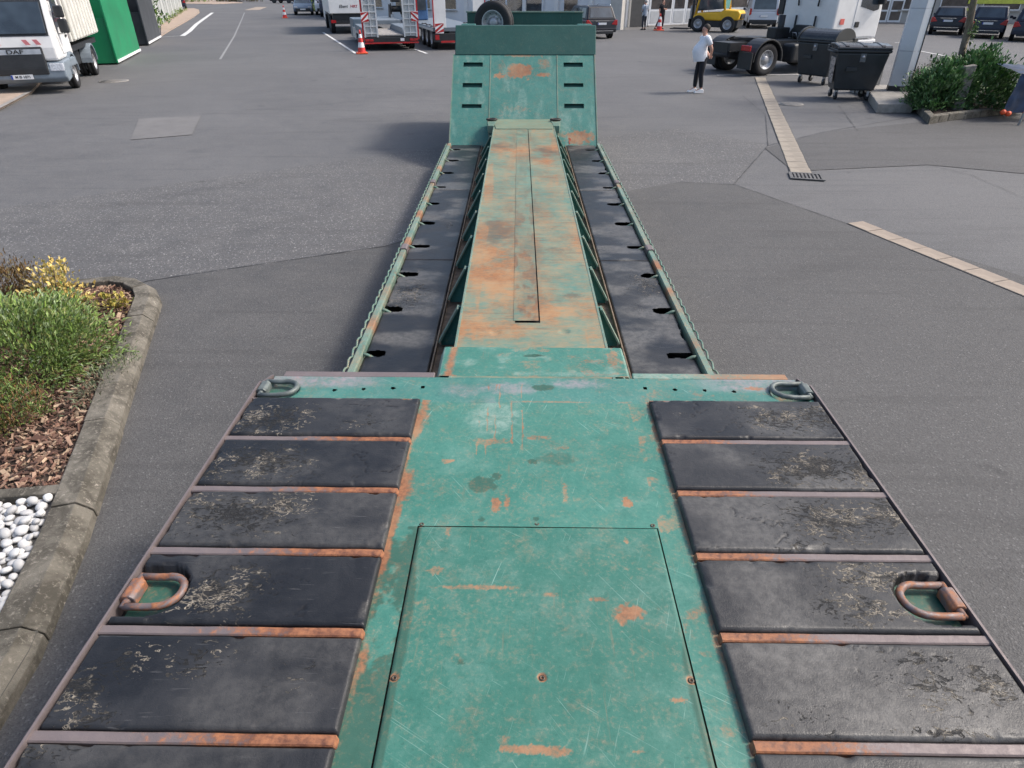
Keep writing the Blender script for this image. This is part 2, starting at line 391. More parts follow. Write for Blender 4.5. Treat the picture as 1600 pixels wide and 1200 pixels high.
def sheet(name, pts, z, mat, kind='structure'):
    me = bpy.data.meshes.new(name); me.from_pydata([(x, y, z) for x, y in pts], [], [tuple(range(len(pts)))]); me.update()
    if me.polygons[0].normal.z < 0: me.flip_normals()
    o = mobj(name, me, mat)
    if kind: tag(o, kind=kind)
    return o
ground = sheet('ground', [(-700, -300), (700, -300), (700, 900), (-700, 900)], 0, M_ASPH)
def g2(*px): return [G(x, y)[:2] for x, y in px]
sheet('coarse_asphalt', g2((0, 326), (250, 290), (700, 228), (935, 215)) + [G(1060, 200)[:2], G(1195, 225)[:2], G(1147, 289)[:2], (0, 9.2), G(600, 386)[:2], G(232, 440)[:2], G(100, 476)[:2], (-7.5, 4.5)], .004, M_ASPH_C)
near_poly = [G(100, 476)[:2], G(232, 440)[:2], G(600, 386)[:2], (0, 9.2), G(1060, 285)[:2], G(1147, 289)[:2], G(1322, 350)[:2], (7, 4.5), (9, -6), (-9, -6), (-9, 3.0)]
sheet('newer_asphalt_patch', near_poly, .008, M_ASPH_N)
sheet('dark_asphalt_patch', g2((1195, 232), (1290, 206), (1450, 190), (1600, 178)) + [(14.5, 14.0), (11, 10.2), G(1450, 258)[:2], G(1240, 268)[:2]], .008, M_ASPH_D)
sheet('pale_asphalt_repair', g2((204, 219), (217, 186), (314, 181), (300, 211)), .010, plain('pale_concrete_repair', (.150, .146, .144), .9, 0, .12, 2, .2))
# joints: narrow irregular bitumen strips
def joint(pts, wdt, z=.012, name='asphalt_joint'):
    L = []; Rr = []
    P_ = []
    for (a, b) in zip(pts[:-1], pts[1:]):
        a = Vector(a); b = Vector(b); n = max(2, int((b - a).length / .12))
        P_ += [a.lerp(b, i / n) for i in range(n)]
    P_.append(Vector(pts[-1]))
    for i, p in enumerate(P_):
        t = (P_[min(i + 1, len(P_) - 1)] - P_[max(i - 1, 0)]); t.normalize(); nr = Vector((-t.y, t.x))
        j = (random.random() - .5) * wdt * 1.2; wv = wdt * (.3 + .8 * random.random())
        L.append(p + nr * (j + wv)); Rr.append(p + nr * (j - wv))
    n = len(L); me = bpy.data.meshes.new(name)
    me.from_pydata([(p.x, p.y, z) for p in L + Rr], [], [(i, i + n, i + n + 1, i + 1) for i in range(n - 1)]); me.update()
    return tag(mobj(name, me, M_CRACK), kind='structure')
joint(g2((100, 476), (232, 440)) + g2((330, 425), (470, 405), (600, 386)) + [(0, 9.2)], .012)
joint(g2((1060, 285), (1147, 289), (1230, 318), (1322, 350)), .008)
joint(g2((1147, 288), (1200, 228), (1290, 206), (1350, 196), (1455, 178)), .009)
joint(g2((1200, 228), (1196, 180), (1160, 150)), .007)
joint(g2((1310, 165), (1340, 205)), .006)
joint(g2((1450, 258), (1520, 275), (1600, 310)), .006)
# light paver strips set flush into the asphalt, each paver a piece of its own
def paver_mesh(L, Wd, seed):
    b = MB(); b.box(-L / 2, L / 2, -Wd / 2, Wd / 2, 0, .014); return b.mesh('paver')
def paver_strip(name, p0, p1, wdt, n, mat):
    p0, p1 = Vector(p0), Vector(p1); d = p1 - p0; L = d.length / n; ang = math.atan2(d.y, d.x)
    me = paver_mesh(L - .012, wdt, 0); me.materials.append(mat)
    base = MB(); base.box(0, d.length, -wdt / 2 - .01, wdt / 2 + .01, .001, .0125)
    root = base.build(name, M_CRACK, None, (p0.x, p0.y, 0), (0, 0, ang)); tag(root, kind='structure')
    for i in range(n):
        o = mobj('paver', me, None, root, ((i + .5) * L, random.uniform(-.004, .004), random.uniform(.003, .006)), (0, 0, random.uniform(-.01, .01)), .004, 1)
paver_strip('paver_channel', ((7.89 + 8.22) / 2, 24.33), ((4.53 + 4.85) / 2, 11.25), .34, 30, M_SAND)
paver_strip('paver_band', (4.46, 8.655), (5.75, 4.95), .26, 11, M_SAND2)
# painted lines
def line_on(name, pts, wdt, z=.012, mat=M_LINE):
    P_ = [Vector(p) for p in pts]; L = []; Rr = []
    for i, p in enumerate(P_):
        t = (P_[min(i + 1, len(P_) - 1)] - P_[max(i - 1, 0)]).normalized(); nr = Vector((-t.y, t.x)); L.append(p + nr * wdt / 2); Rr.append(p - nr * wdt / 2)
    n = len(L); me = bpy.data.meshes.new(name); me.from_pydata([(p.x, p.y, z) for p in L + Rr], [], [(i, i + n, i + n + 1, i + 1) for i in range(n - 1)]); me.update()
    return tag(mobj(name, me, mat), kind='structure')
line_on('bay_line', g2((505, 51), (530, 67), (557, 84.5)), .14)
line_on('bay_line', g2((648, 77), (667, 84)), .14)
line_on('edge_line', g2((285, 56.5), (296, 49), (307, 38), (318, 30), (332, 20)), .3)
line_on('edge_line', g2((253, 58), (285, 56)), .08)
line_on('parking_line', g2((1432, 79), (1478, 88)), .12)
line_on('parking_line', g2((1120, 118), (1250, 117)), .1)
line_on('parking_line', g2((1398, 67), (1412, 67.5)), .2)
line_on('crack_seal', g2((344, 93), (355, 75), (366, 57), (378, 30), (382, 20)), .10, .011, plain('pale_seal', (.24, .24, .24), .8))
# pavements on the left (raised beige paving with a kerb)
def slab(name, pts, h, mat):
    b = MB(); b.prism(pts, .0, h, 'z'); o = b.build(name, mat); return tag(o, kind='structure')
slab('pavement', g2((0, 172), (50, 146)) + [(-16.5, 24.3), (-22, 24), (-20, 15)], .07, M_PINK)
line_on('kerb_edge', g2((-6, 176), (50, 146)), .13, .078, M_CONC)
slab('pavement_bend', [G(x, y)[:2] for x, y in ((252, 57), (270, 46), (288, 36), (303, 27), (312, 20), (311, 16), (303, 13.5), (287, 14), (276, 22), (252, 40))], .06, M_PINK)
# far ground: pale verge and a lawn strip
slab('verge', [(-75, 118), (-46, 110), (-44, 117), (-60, 140)], .05, M_PINK)
slab('sandy_patch', g2((382, 16), (400, 11), (417, 11), (405, 15.5)), .012, M_SAND2)

def manhole(px, r, label):
    c = G(*px); t = thing('manhole_cover', label, 'manhole cover', (c[0], c[1], .008))
    MB().lathe([(r, -.002), (r, .008), (r - .05, .008)], 32, close=False).build('frame_ring', M_CONC, t)
    b = MB(); b.lathe([(r - .055, -.002), (r - .055, .007), (0, .007)], 32, close=False)
    b.build('lid', plain('manhole_iron', (.17, .165, .16), .7, .3, .3, 20, .3), t)
    for i in range(-2, 3):
        MB().box(-.2, .2, i * .09 - .02, i * .09 + .02, .007, .012).build('rib', M_CONC, t)
manhole((1235, 163), .33, 'round manhole cover in the asphalt beside the pale paver strip')
manhole((178, 127), .45, 'pale round manhole cover on the road beside the white lorry')
# square drain grate at the end of the paver strip
a_, b_, c_, d_ = [Vector(G(x, y)) for x, y in ((1232, 278), (1258, 283), (1286, 277), (1262, 271))]
gc = (a_ + b_ + c_ + d_) / 4
dg = thing('drain_grate', 'square iron drain grate set in asphalt at the near end of the paver strip', 'drain grate', (gc.x, gc.y, .012), -.25)
MI = plain('grate_iron', (.14, .135, .13), .6, .5, .3, 20, .2)
b = MB()
for q in ((-.27, .27, -.22, -.17), (-.27, .27, .17, .22), (-.27, -.22, -.17, .17), (.22, .27, -.17, .17)): b.box(*q, .0, .016)
b.build('frame', MI, dg)
MB().box(-.22, .22, -.17, .17, .0, .003).build('shaft', M_BLACK, dg)  # black plate stands in for the dark of the shaft
for i in range(7): MB().box(-.195 + i * .06, -.165 + i * .06, -.168, .168, .004, .014).build('bar', MI, dg)

# =================================================================== THE LOW-LOADER TRAILER
TR = thing('low_loader_trailer', 'long worn green low-loader trailer with black rubber pads filling the foreground', 'trailer', (0, 2.5, 0))
TY = 2.5
ZP, ZD = 1.08, 1.052                                                  # pad tops, deck plate
def child(o): o.parent = TR; o.location = o.location + Vector((0, -TY, 0)); return o
def D(x, y, z=ZD): p = G(x, y, z); return p[0], p[1]
def lin(a, b, step): return np.linspace(a, b, max(2, int(round((b - a) / step)) + 1))

# --- paint masks for the deck, marks placed where the photograph has them
def deck_wear(X, Y, panel=False):
    R = np.zeros_like(X); P = np.zeros_like(X); B = np.zeros_like(X)
    def rust(px, py, rx, ry, s, amt=1., soft=.5): 
        nonlocal R
        c = D(px, py); R = np.maximum(R, amt * blob(X, Y, c[0], c[1], rx, ry, s, .6, soft))
    def dark(px, py, rx, ry, s, amt=1., soft=.06, rough=.5):
        nonlocal B
        c = D(px, py); B = np.maximum(B, amt * blob(X, Y, c[0], c[1], rx, ry, s, rough, soft))
    def pale(px, py, rx, ry, s, amt=.8, soft=.5):
        nonlocal P
        c = D(px, py); P = np.maximum(P, amt * blob(X, Y, c[0], c[1], rx, ry, s, .6, soft))
    # broad uneven bloom
    bl = fbm(X * 3 + 5, Y * 3, 5, 3)
    R = np.maximum(R, .34 * ss(.48, .72, bl))
    P = np.maximum(P, .10 * ss(.50, .75, fbm(X * 9, Y * 9 + 9, 5, 8)))
    if not panel:
        rust(775, 788, .022, .045, 1); rust(792, 784, .014, .04, 2, .9); rust(980, 786, .02, .035, 3); rust(883, 770, .012, .06, 4, .7)
        rust(765, 690, .1, .03, 5, .6); rust(840, 684, .06, .018, 6, .7); rust(700, 720, .03, .02, 7, .7); rust(880, 700, .03, .012, 8, .6)
        rust(720, 583, .16, .022, 9, .9); rust(880, 585, .14, .018, 10, .8); rust(960, 578, .1, .012, 11, .8); rust(640, 600, .05, .03, 12, .4)
        for i, px in enumerate((752, 764, 776, 781, 800, 815)):                       # drips running down from the weld
            c0 = D(px, 600); c1 = D(px - 8 + i * 2, 720); t = np.clip((c0[1] - Y) / (c0[1] - c1[1]), 0, 1)
            d = np.abs(X - (c0[0] + (c1[0] - c0[0]) * t) - .006 * (vn(Y * 30, Y * 0 + i, i) - .5))
            R = np.maximum(R, .75 * (1 - ss(.002, .007, d)) * (Y < c0[1]) * (Y > c1[1]) * ss(.3, .6, vn(Y * 12, Y * 0 + i * 3, 5)))
        pale(800, 606, .13, .05, 13, .9); pale(900, 600, .12, .04, 14, .9); pale(720, 610, .1, .05, 15, .5); pale(770, 650, .12, .12, 16, .5)
        dark(848, 605.5, .055, .03, 17, 1., .1, .3); dark(752, 757, .06, .05, 18, .95); dark(776, 744, .02, .02, 19); dark(868, 717, .075, .04, 20, .55, .1); dark(832, 721, .022, .016, 21)
        dark(752, 812, .012, .012, 22); dark(838, 811, .012, .012, 23)
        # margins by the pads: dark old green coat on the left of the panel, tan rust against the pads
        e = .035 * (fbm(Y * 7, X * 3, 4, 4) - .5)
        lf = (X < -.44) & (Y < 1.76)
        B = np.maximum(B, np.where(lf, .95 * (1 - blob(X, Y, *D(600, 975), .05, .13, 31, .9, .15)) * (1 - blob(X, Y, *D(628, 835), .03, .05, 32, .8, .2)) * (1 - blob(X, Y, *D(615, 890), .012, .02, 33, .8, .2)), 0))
        R = np.maximum(R, (.35 + .65 * ss(.35, .62, fbm(X * 12, Y * 5, 4, 88))) * (1 - ss(.012, np.where(Y > 1.9, .095, .045), np.abs(X + .552) + 1.6 * e)) * (Y < 2.62))
        R = np.maximum(R, .7 * (1 - ss(.0, .035, np.abs(X - .552) + e)) * (Y < 2.62))
        R = np.maximum(R, np.where(X > .45, .55 * ss(.55, .72, fbm(X * 9, Y * 9, 4, 6)), 0))
        # front strip: bare grey-lilac rubbed ends, green near the middle
        fs = (Y > 2.6)
        P = np.maximum(P, np.where(fs, 1.0 * ss(.72, 1.0, np.abs(X) + .12 * (fbm(X * 3, Y * 9, 3, 2) - .5)) * ss(2.70, 2.76, Y + .03 * (fbm(X * 4, Y * 4, 3, 9) - .5)), 0))
        R = np.maximum(R, np.where(fs, .7 * (1 - ss(.0, .02, np.abs(Y - 2.612))) * ss(.35, .6, vn(X * 9, Y * 9, 1)), 0))
        c = D(1180, 607); R = np.maximum(R, .8 * blob(X, Y, c[0], c[1], .06, .02, 44))
    else:
        rust(985, 958, .05, .035, 1); rust(972, 965, .03, .03, 2, .9); rust(935, 937, .035, .013, 3, .8); rust(860, 930, .04, .012, 4, .6); rust(745, 918, .15, .012, 5, .7)
        rust(682, 892, .03, .02, 6, .7); rust(700, 830, .012, .04, 7, .6); rust(978, 845, .01, .02, 8, .7); rust(835, 1172, .10, .014, 9, .9); rust(865, 1176, .06, .012, 10, .8)
        rust(790, 1160, .02, .03, 11, .5); rust(1060, 1095, .03, .01, 12, .8); rust(1000, 1175, .02, .006, 13, .7); rust(715, 1030, .025, .02, 14, .5); rust(960, 890, .18, .1, 15, .32); rust(800, 930, .3, .06, 16, .3)
        rust(960, 1130, .1, .03, 17, .35); rust(860, 1085, .06, .02, 18, .3)
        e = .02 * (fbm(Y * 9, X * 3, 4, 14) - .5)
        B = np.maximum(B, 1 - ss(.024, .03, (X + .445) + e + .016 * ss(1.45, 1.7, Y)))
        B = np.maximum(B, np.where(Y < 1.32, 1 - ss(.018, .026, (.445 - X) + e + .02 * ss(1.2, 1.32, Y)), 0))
        dark(720, 1035, .010, .01, 21)
    return R, P, B

# --- deck plate (T shape, with the access opening cut out)
xs = lin(-.565, .565, .0055); ys = lin(.72, 2.60, .0055)
X, Y = np.meshgrid(xs, ys)
cxm = (X[:-1, :-1] + X[1:, 1:]) / 2; cym = (Y[:-1, :-1] + Y[1:, 1:]) / 2
keep = ~((np.abs(cxm) < .4475) & (cym < 1.767))
Z = ZD + .003 * (fbm(X * 2, Y * 2, 3, 2) - .5) - .0015 * (np.abs(Y - 1.775) < .006)
dp = child(grid_obj('deck_plate', X, Y, Z, M_DECK, None, keep, deck_wear(X, Y)))
xs = lin(-1.36, 1.36, .006); ys = lin(2.60, 2.845, .006)
HOLES = [D(*p) for p in ((523, 609.5), (568, 608), (614, 606.5), (660.5, 605), (1008, 606.5), (1054.5, 609), (1101, 610), (1147, 612))]
X, Y = np.meshgrid(xs, ys)
cxm = (X[:-1, :-1] + X[1:, 1:]) / 2; cym = (Y[:-1, :-1] + Y[1:, 1:]) / 2
keep = ~((np.abs(cxm) > 1.335) & (cym > 2.80))
for h in HOLES: keep &= np.hypot(cxm - h[0], cym - h[1]) > .0115
Z = np.full_like(X, ZD) - .012 * ss(2.83, 2.845, Y) ** 2
# dished pockets under the corner rings
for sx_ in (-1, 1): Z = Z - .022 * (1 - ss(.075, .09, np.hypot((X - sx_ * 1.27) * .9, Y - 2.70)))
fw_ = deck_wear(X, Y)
fw_ = (fw_[0], fw_[1], np.maximum(fw_[2], .7 * (1 - ss(.075, .085, np.hypot((np.abs(X) - 1.27) * .9, Y - 2.70)))))  # dish floors coloured darker as well
fp = child(grid_obj('front_deck_plate', X, Y, Z, M_FRONT, None, keep, fw_))
# coarse continuation of the deck behind the view
MB().box(-.565, .565, -1.6, .72, ZD - .02, ZD - .001).build('rear_deck_plate', M_DECK, TR, (0, -TY, 0))
# body below: box frame, front bulkhead, dark void under holes
fr = MB(); fr.box(-1.34, 1.34, -1.6, 2.80, .82, 1.026); fr.box(-.45, .45, -1.6, 2.78, .5, .82)
fr.build('deck_frame', plain('dark_rusty_steel', (.06, .042, .032), .8, 0, .4, 14), TR, (0, -TY, 0))
MB().box(-1.32, 1.32, 2.80, 2.842, .55, 1.036).build('front_bulkhead', M_NECK, TR, (0, -TY, 0))
lg = MB(); lg.box(-1.30, -.515, 2.845, 2.895, .93, 1.046); lg.build('front_ledge', M_STEEL, TR, (0, -TY, 0), bevel=.004)
lo = MB(); lo.box(.515, 1.31, 2.845, 2.897, .93, 1.047); o = lo.build('front_ledge', M_DECK, TR, (0, -TY, 0), bevel=.004)
me = o.data; wear_x(o, lambda x, y, z: (1.0 if x > .9 else .2, .6, 0))
# flange lying proud along the front edge
MB().box(-1.345, 1.345, 2.842, 2.850, .98, ZD - .012).build('front_edge_strip', M_STEEL, TR, (0, -TY, 0))
# --- access panel with screws
xs = lin(-.445, .445, .0055); ys = lin(.70, 1.764, .0055)
X, Y = np.meshgrid(xs, ys)
ed = np.minimum(np.minimum(X + .445, .445 - X), 1.764 - Y)
Z = ZD + .001 + .004 * (fbm(X * 1.5, Y * 1.5, 3, 12) - .5) - .004 * (1 - ss(0, .006, ed))
SCR = [D(*p) for p in ((659, 819), (839, 818), (1020, 821), (616, 1059), (847, 1059), (1080, 1063))]
for s_ in SCR: Z = Z - .006 * (1 - ss(.006, .016, np.hypot(X - s_[0], Y - s_[1])))
pw = list(deck_wear(X, Y, True))
for s_ in SCR: pw[0] = np.maximum(pw[0], .9 * (1 - ss(.012, .02, np.hypot(X - s_[0], Y - s_[1]))) )
pan = child(grid_obj('access_panel', X, Y, Z, M_PANEL, None, None, pw)); pan['label'] = 'scratched flat green access panel held by six screws'
MB().box(-.445, .445, -1.5, .70, ZD - .018, ZD + .0005).build('rear_access_panel', M_PANEL, TR, (0, -TY, 0))
scr = MB(); scr.lathe([(.009, -.002), (.009, .003), (.004, .003), (.004, -.004), (0, -.004)], 12, close=False)
sm_ = scr.mesh('screw'); sm_.materials.append(plain('dark_screw', (.10, .08, .06), .5, .6))
for s_ in SCR: mobj('screw', sm_, None, TR, (s_[0], s_[1] - TY, ZD - .003))
# --- rubber pads and steel bars
PADROWS = [(2.296, 2.597), (1.962, 2.257), (1.634, 1.920), (1.304, 1.589), (.967, 1.260), (.630, .926)]
DAMG = [  # px centre, radii in metres, strength (flaked places)
    (420, 655, .16, .10, .8), (560, 660, .12, .06, .35), (470, 640, .10, .05, .5), (410, 722, .17, .09, 1.), (340, 735, .1, .08, .6), (370, 800, .20, .09, 1.), (440, 790, .1, .08, .8), (300, 780, .1, .05, .5),
    (335, 930, .13, .07, .9), (380, 895, .07, .05, .6), (300, 1030, .12, .05, .45), (125, 1080, .05, .05, .9), (140, 1120, .07, .025, .9), (210, 1030, .06, .05, .6), (310, 1040, .05, .03, .6), (60, 1175, .08, .03, .6), (480, 1060, .1, .05, .2),
    (1215, 655, .13, .08, .9), (1275, 650, .09, .09, .9), (1180, 640, .07, .04, .5), (1060, 650, .03, .03, .4), (1270, 730, .18, .08, 1.), (1340, 735, .09, .09, .9), (1215, 745, .05, .05, .7), (1200, 720, .05, .05, .4),
    (1300, 810, .15, .09, 1.), (1390, 800, .07, .09, .9), (1240, 850, .06, .02, .5), (1360, 900, .12, .06, .9), (1340, 950, .10, .05, .8), (1400, 960, .08, .03, .6), (1460, 1075, .10, .06, .6), (1545, 1070, .06, .05, .8), (1440, 1030, .08, .03, .7), (1480, 1145, .10, .012, .9), (1250, 1120, .09, .05, .25)]
def rubber_fields(X, Y, seed, dmg):
    """height offset and wear masks of a battered rubber sheet"""
    msk = np.zeros_like(X)
    for i, (cx, cy, rx, ry, a) in enumerate(dmg):
        msk = np.maximum(msk, a * np.exp(-1.2 * (((X - cx) / rx) ** 2 + ((Y - cy) / ry) ** 2)))
    ux = X * 1.0; uy = Y * 1.0
    crk = np.abs(fbm(ux * 5 + 3 * seed, uy * 7, 4, seed + 9) - .5); crk = (1 - ss(.0, .008, crk)) * ss(.55, .62, fbm(ux * 2.4 + seed, uy * 2.4, 2, seed + 5))
    dz = -.003 * crk + .005 * (fbm(ux * 3, uy * 3, 3, seed + 1) - .5) + .0045 * msk * (fbm(ux * 26, uy * 34, 3, seed + 2) - .62)
    tan = np.clip(msk * (.75 + .5 * fbm(ux * 10, uy * 10, 2, seed + 11)), 0, 1)
    dust = np.clip(.95 * ss(.44, .70, fbm(ux * 2.6 + seed * 3, uy * 4, 5, seed + 7)), 0, 1)
    dk = np.clip(crk, 0, 1)
    return dz, tan, dust, dk
DX = [(D(p[0], p[1], ZP)[0], D(p[0], p[1], ZP)[1], p[2] * 1.3, p[3] * 1.35, min(1, p[4] * 1.15)) for p in DAMG]
for r_, (y0, y1) in enumerate(PADROWS):
    for side in (-1, 1):
        x0, x1 = (.552, 1.362) if side > 0 else (-1.362, -.552)
        xs = lin(x0, x1, .0058); ys = lin(y0, y1, .0058)
        xs = np.concatenate([[xs[0]], xs, [xs[-1]]]); ys = np.concatenate([[ys[0]], ys, [ys[-1]]])
        X, Y = np.meshgrid(xs, ys)
        seed = 3 + r_ * 2 + (side > 0)
        dx = np.minimum(X - x0, x1 - X); dy = np.minimum(Y - y0, y1 - Y); d = np.minimum(dx, dy)
        dz, tan, dust, dk = rubber_fields(X, Y, seed, DX)
        rr = .011
        # edges are nibbled here and there
        nib = .010 * ss(.62, .8, fbm(X * 14, Y * 14, 3, seed + 40))
        Z = ZP + dz - rr * (1 - np.sqrt(np.clip(1 - ((rr - np.minimum(d, rr)) / rr) ** 2, 0, 1))) - nib * (1 - ss(0, .03, d))
        rim = np.zeros_like(X, bool); rim[0] = rim[-1] = True; rim[:, 0] = rim[:, -1] = True
        Z = np.where(rim, 1.03, Z)
        dust = dust * .42 if side < 0 else np.clip((.0, .1, .2, .25, .4, .4)[r_] + dust * .6, 0, 1)
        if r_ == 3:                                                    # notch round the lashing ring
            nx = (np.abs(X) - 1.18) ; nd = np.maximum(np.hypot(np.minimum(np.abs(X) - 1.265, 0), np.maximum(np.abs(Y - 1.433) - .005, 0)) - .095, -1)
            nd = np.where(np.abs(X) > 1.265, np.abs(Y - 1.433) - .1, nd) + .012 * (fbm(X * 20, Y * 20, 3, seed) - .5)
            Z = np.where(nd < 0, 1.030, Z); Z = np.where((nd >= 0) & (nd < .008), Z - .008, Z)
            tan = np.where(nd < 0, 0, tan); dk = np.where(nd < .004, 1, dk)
        o = child(grid_obj('rubber_pad', X, Y, Z, M_RUB, None, None, (tan, dust, dk)))
BARY = [2.2765, 1.941, 1.612, 1.282, .9465, .61]
def bar_mesh(side):
    b = MB(); xi, xo = .548, 1.372; n = 18
    xs_ = [xi - .004, xi + .008] + [xi + .008 + (xo - xi - .008) * i / n for i in range(1, n + 1)]
    w0 = .0165
    prof = []
    for i, x in enumerate(xs_):
        h = .012 if i == 0 else .042
        ww = w0 * (.7 if i == 0 else 1)
        zj = 1.03 + h + random.uniform(-.0012, .0012)
        prof += [(side * x, -ww, 1.028), (side * x, -ww, zj - .004), (side * x, -ww + .004, zj), (side * x, ww - .004, zj), (side * x, ww, zj - .004), (side * x, ww, 1.028)]
    m = len(xs_); fs = [(i * 6 + j, i * 6 + j + 1, (i + 1) * 6 + j + 1, (i + 1) * 6 + j) for i in range(m - 1) for j in range(5)]
    fs += [tuple(range(6)), tuple(range((m - 1) * 6, m * 6))]
    b.add(prof, fs); me = b.mesh('steel_bar'); me.materials.append(M_STEEL); return me
for side in (-1, 1):
    me = bar_mesh(side)
    for i, y_ in enumerate(BARY):
        o = mobj('steel_bar', me if i == 0 else me.copy(), None, TR, (0, y_ - TY, 0))
        k_ = random.uniform(.35, .6) + (.1 if side < 0 else 0)
        wear_x(o, lambda x, y, z: (max(.05, 1.15 - (abs(x) - .55) / k_), 0, 0))
    b = MB(); b.box(side * 1.36, side * 1.37, 2.598, 2.612, 1.03, 1.0635)
    b = MB(); b.box(min(side * .556, side * 1.37), max(side * .556, side * 1.37), 2.602, 2.613, 1.04, 1.064)
    o = b.build('edge_strip', M_STEEL, TR, (0, -TY, 0), bevel=.002); wear_x(o, lambda x, y, z: (.6 if abs(x) < 1 else .1, 0, 0))
    # thin outer rim along the deck side
    rm = MB(); rm.box(min(side * 1.372, side * 1.380), max(side * 1.372, side * 1.380), -1.6, 2.74, .80, 1.080)
    rm.add([(side * 1.372, 2.74, .8), (side * 1.380, 2.74, .8), (side * 1.352, 2.835, .8), (side * 1.344, 2.835, .8), (side * 1.372, 2.74, 1.07), (side * 1.380, 2.74, 1.07), (side * 1.352, 2.835, 1.06), (side * 1.344, 2.835, 1.06)],
           [(0, 1, 2, 3), (4, 5, 6, 7), (0, 1, 5, 4), (1, 2, 6, 5), (2, 3, 7, 6), (3, 0, 4, 7)])
    rm.build('side_rim', M_STEEL, TR, (0, -TY, 0))
# --- lashing rings: D-shaped bar hinged in a welded lug
def ring_mesh():
    b = MB(); pts = []
    R_ = .062
    pts += [(.085, -R_, .004), (.03, -R_, .0), (.0, -R_, 0)]
    for i in range(13):
        a = -PI / 2 - PI * i / 12; pts.append((-.015 + R_ * 1.05 * math.cos(a), R_ * math.sin(a), .002))
    pts += [(.0, R_, 0), (.03, R_, 0), (.085, R_, .004)]
    rr = [.0125] * 2 + [.013] * (len(pts) - 4) + [.0125] * 2
    b.tube(pts, rr, 10); b.cyl((.085, -R_ - .006, .004), (.085, R_ + .006, .004), .0125, n=10)
    return b.mesh('d_ring')
def lug_mesh():
    b = MB(); pr = [(.060, -.02), (.060, .012), (.072, .024), (.098, .024), (.112, .010), (.112, -.02)]
    b.prism([(p[0], p[1]) for p in pr], -.04, .04, 'y'); return b.mesh('lug')
RM, LM = ring_mesh(), lug_mesh()
for me in (RM, LM): me.materials.append(M_STEEL)
RM.polygons.foreach_set('use_smooth', [True] * len(RM.polygons))
for side, yy, z in ((-1, 2.70, 1.062), (1, 2.715, 1.062), (-1, 1.433, 1.066), (1, 1.433, 1.066)):
    rg = mobj('lashing_ring', RM.copy(), None, TR, (side * 1.262, yy - TY, z), (0, .03, 0 if side > 0 else PI))
    lgm = mobj('lug', LM.copy(), None, rg, (0, 0, 0), bevel=.004)
    k_ = .8 if yy < 2 else .0
    if yy > 2:
        for o in (rg, lgm): o.data.materials[0] = plain('ring_slate', (.115, .135, .13), .5, .2, .25, 25, .2)
    for o in (rg, lgm): wear_x(o, lambda x, y, z: (k_ * random.uniform(.4, 1.), 0, 0))
    if yy < 2:
        c = MB(); c.box(-.085, .085, -.098, .098, 0, .004); o = c.build('pocket_plate', M_DECK, TR, (side * 1.262, yy - TY, 1.032)); wear_x(o, lambda x, y, z: (.35, .0, .9))  # pocket floor set mostly to the dark tone
# --- tongue plate over the beam
xs = lin(-.512, .512, .006); ys = lin(2.846, 3.168, .006); xs = np.concatenate([[xs[0]], xs, [xs[-1]]]); ys = np.concatenate([ys, [ys[-1]]])
X, Y = np.meshgrid(xs, ys); Z = ZD + .002 - .006 * (1 - ss(0, .012, 3.168 - Y)) - .05 * ss(.485, .512, np.abs(X)) ** 1.5
Z[:, 0] = Z[:, -1] = .93; Z[-1, :] = .98
Z = Z - .004 * (np.hypot((X - D(828, 556)[0]) / .05, (Y - D(828, 556)[1]) / .014) < 1)
c = D(828, 556); Rt = np.maximum(.9 * ss(.0, 1, 1 - np.abs(X + .44 - .02 * (fbm(Y * 9, X * 2, 3, 3) - .5)) / .05), .55 * ss(.55, .72, fbm(X * 7, Y * 16, 5, 21)))
Rt = np.maximum(Rt, .8 * (1 - ss(0, .03, Y - 2.846)) * ss(.4, .6, fbm(X * 6, Y, 3, 2)))
Rt = np.maximum(Rt, .7 * blob(X, Y, .43, 3.05, .04, .1, 61)); 
Bt = blob(X, Y, c[0] + .02, c[1], .055, .015, 62, .4, .1)
Pt = .35 * ss(.50, .75, fbm(X * 12, Y * 16, 5, 23)) + .5 * (np.abs(X) > .485)
child(grid_obj('tongue_plate', X, Y, Z, M_DECK, None, None, (Rt, Pt, Bt)))
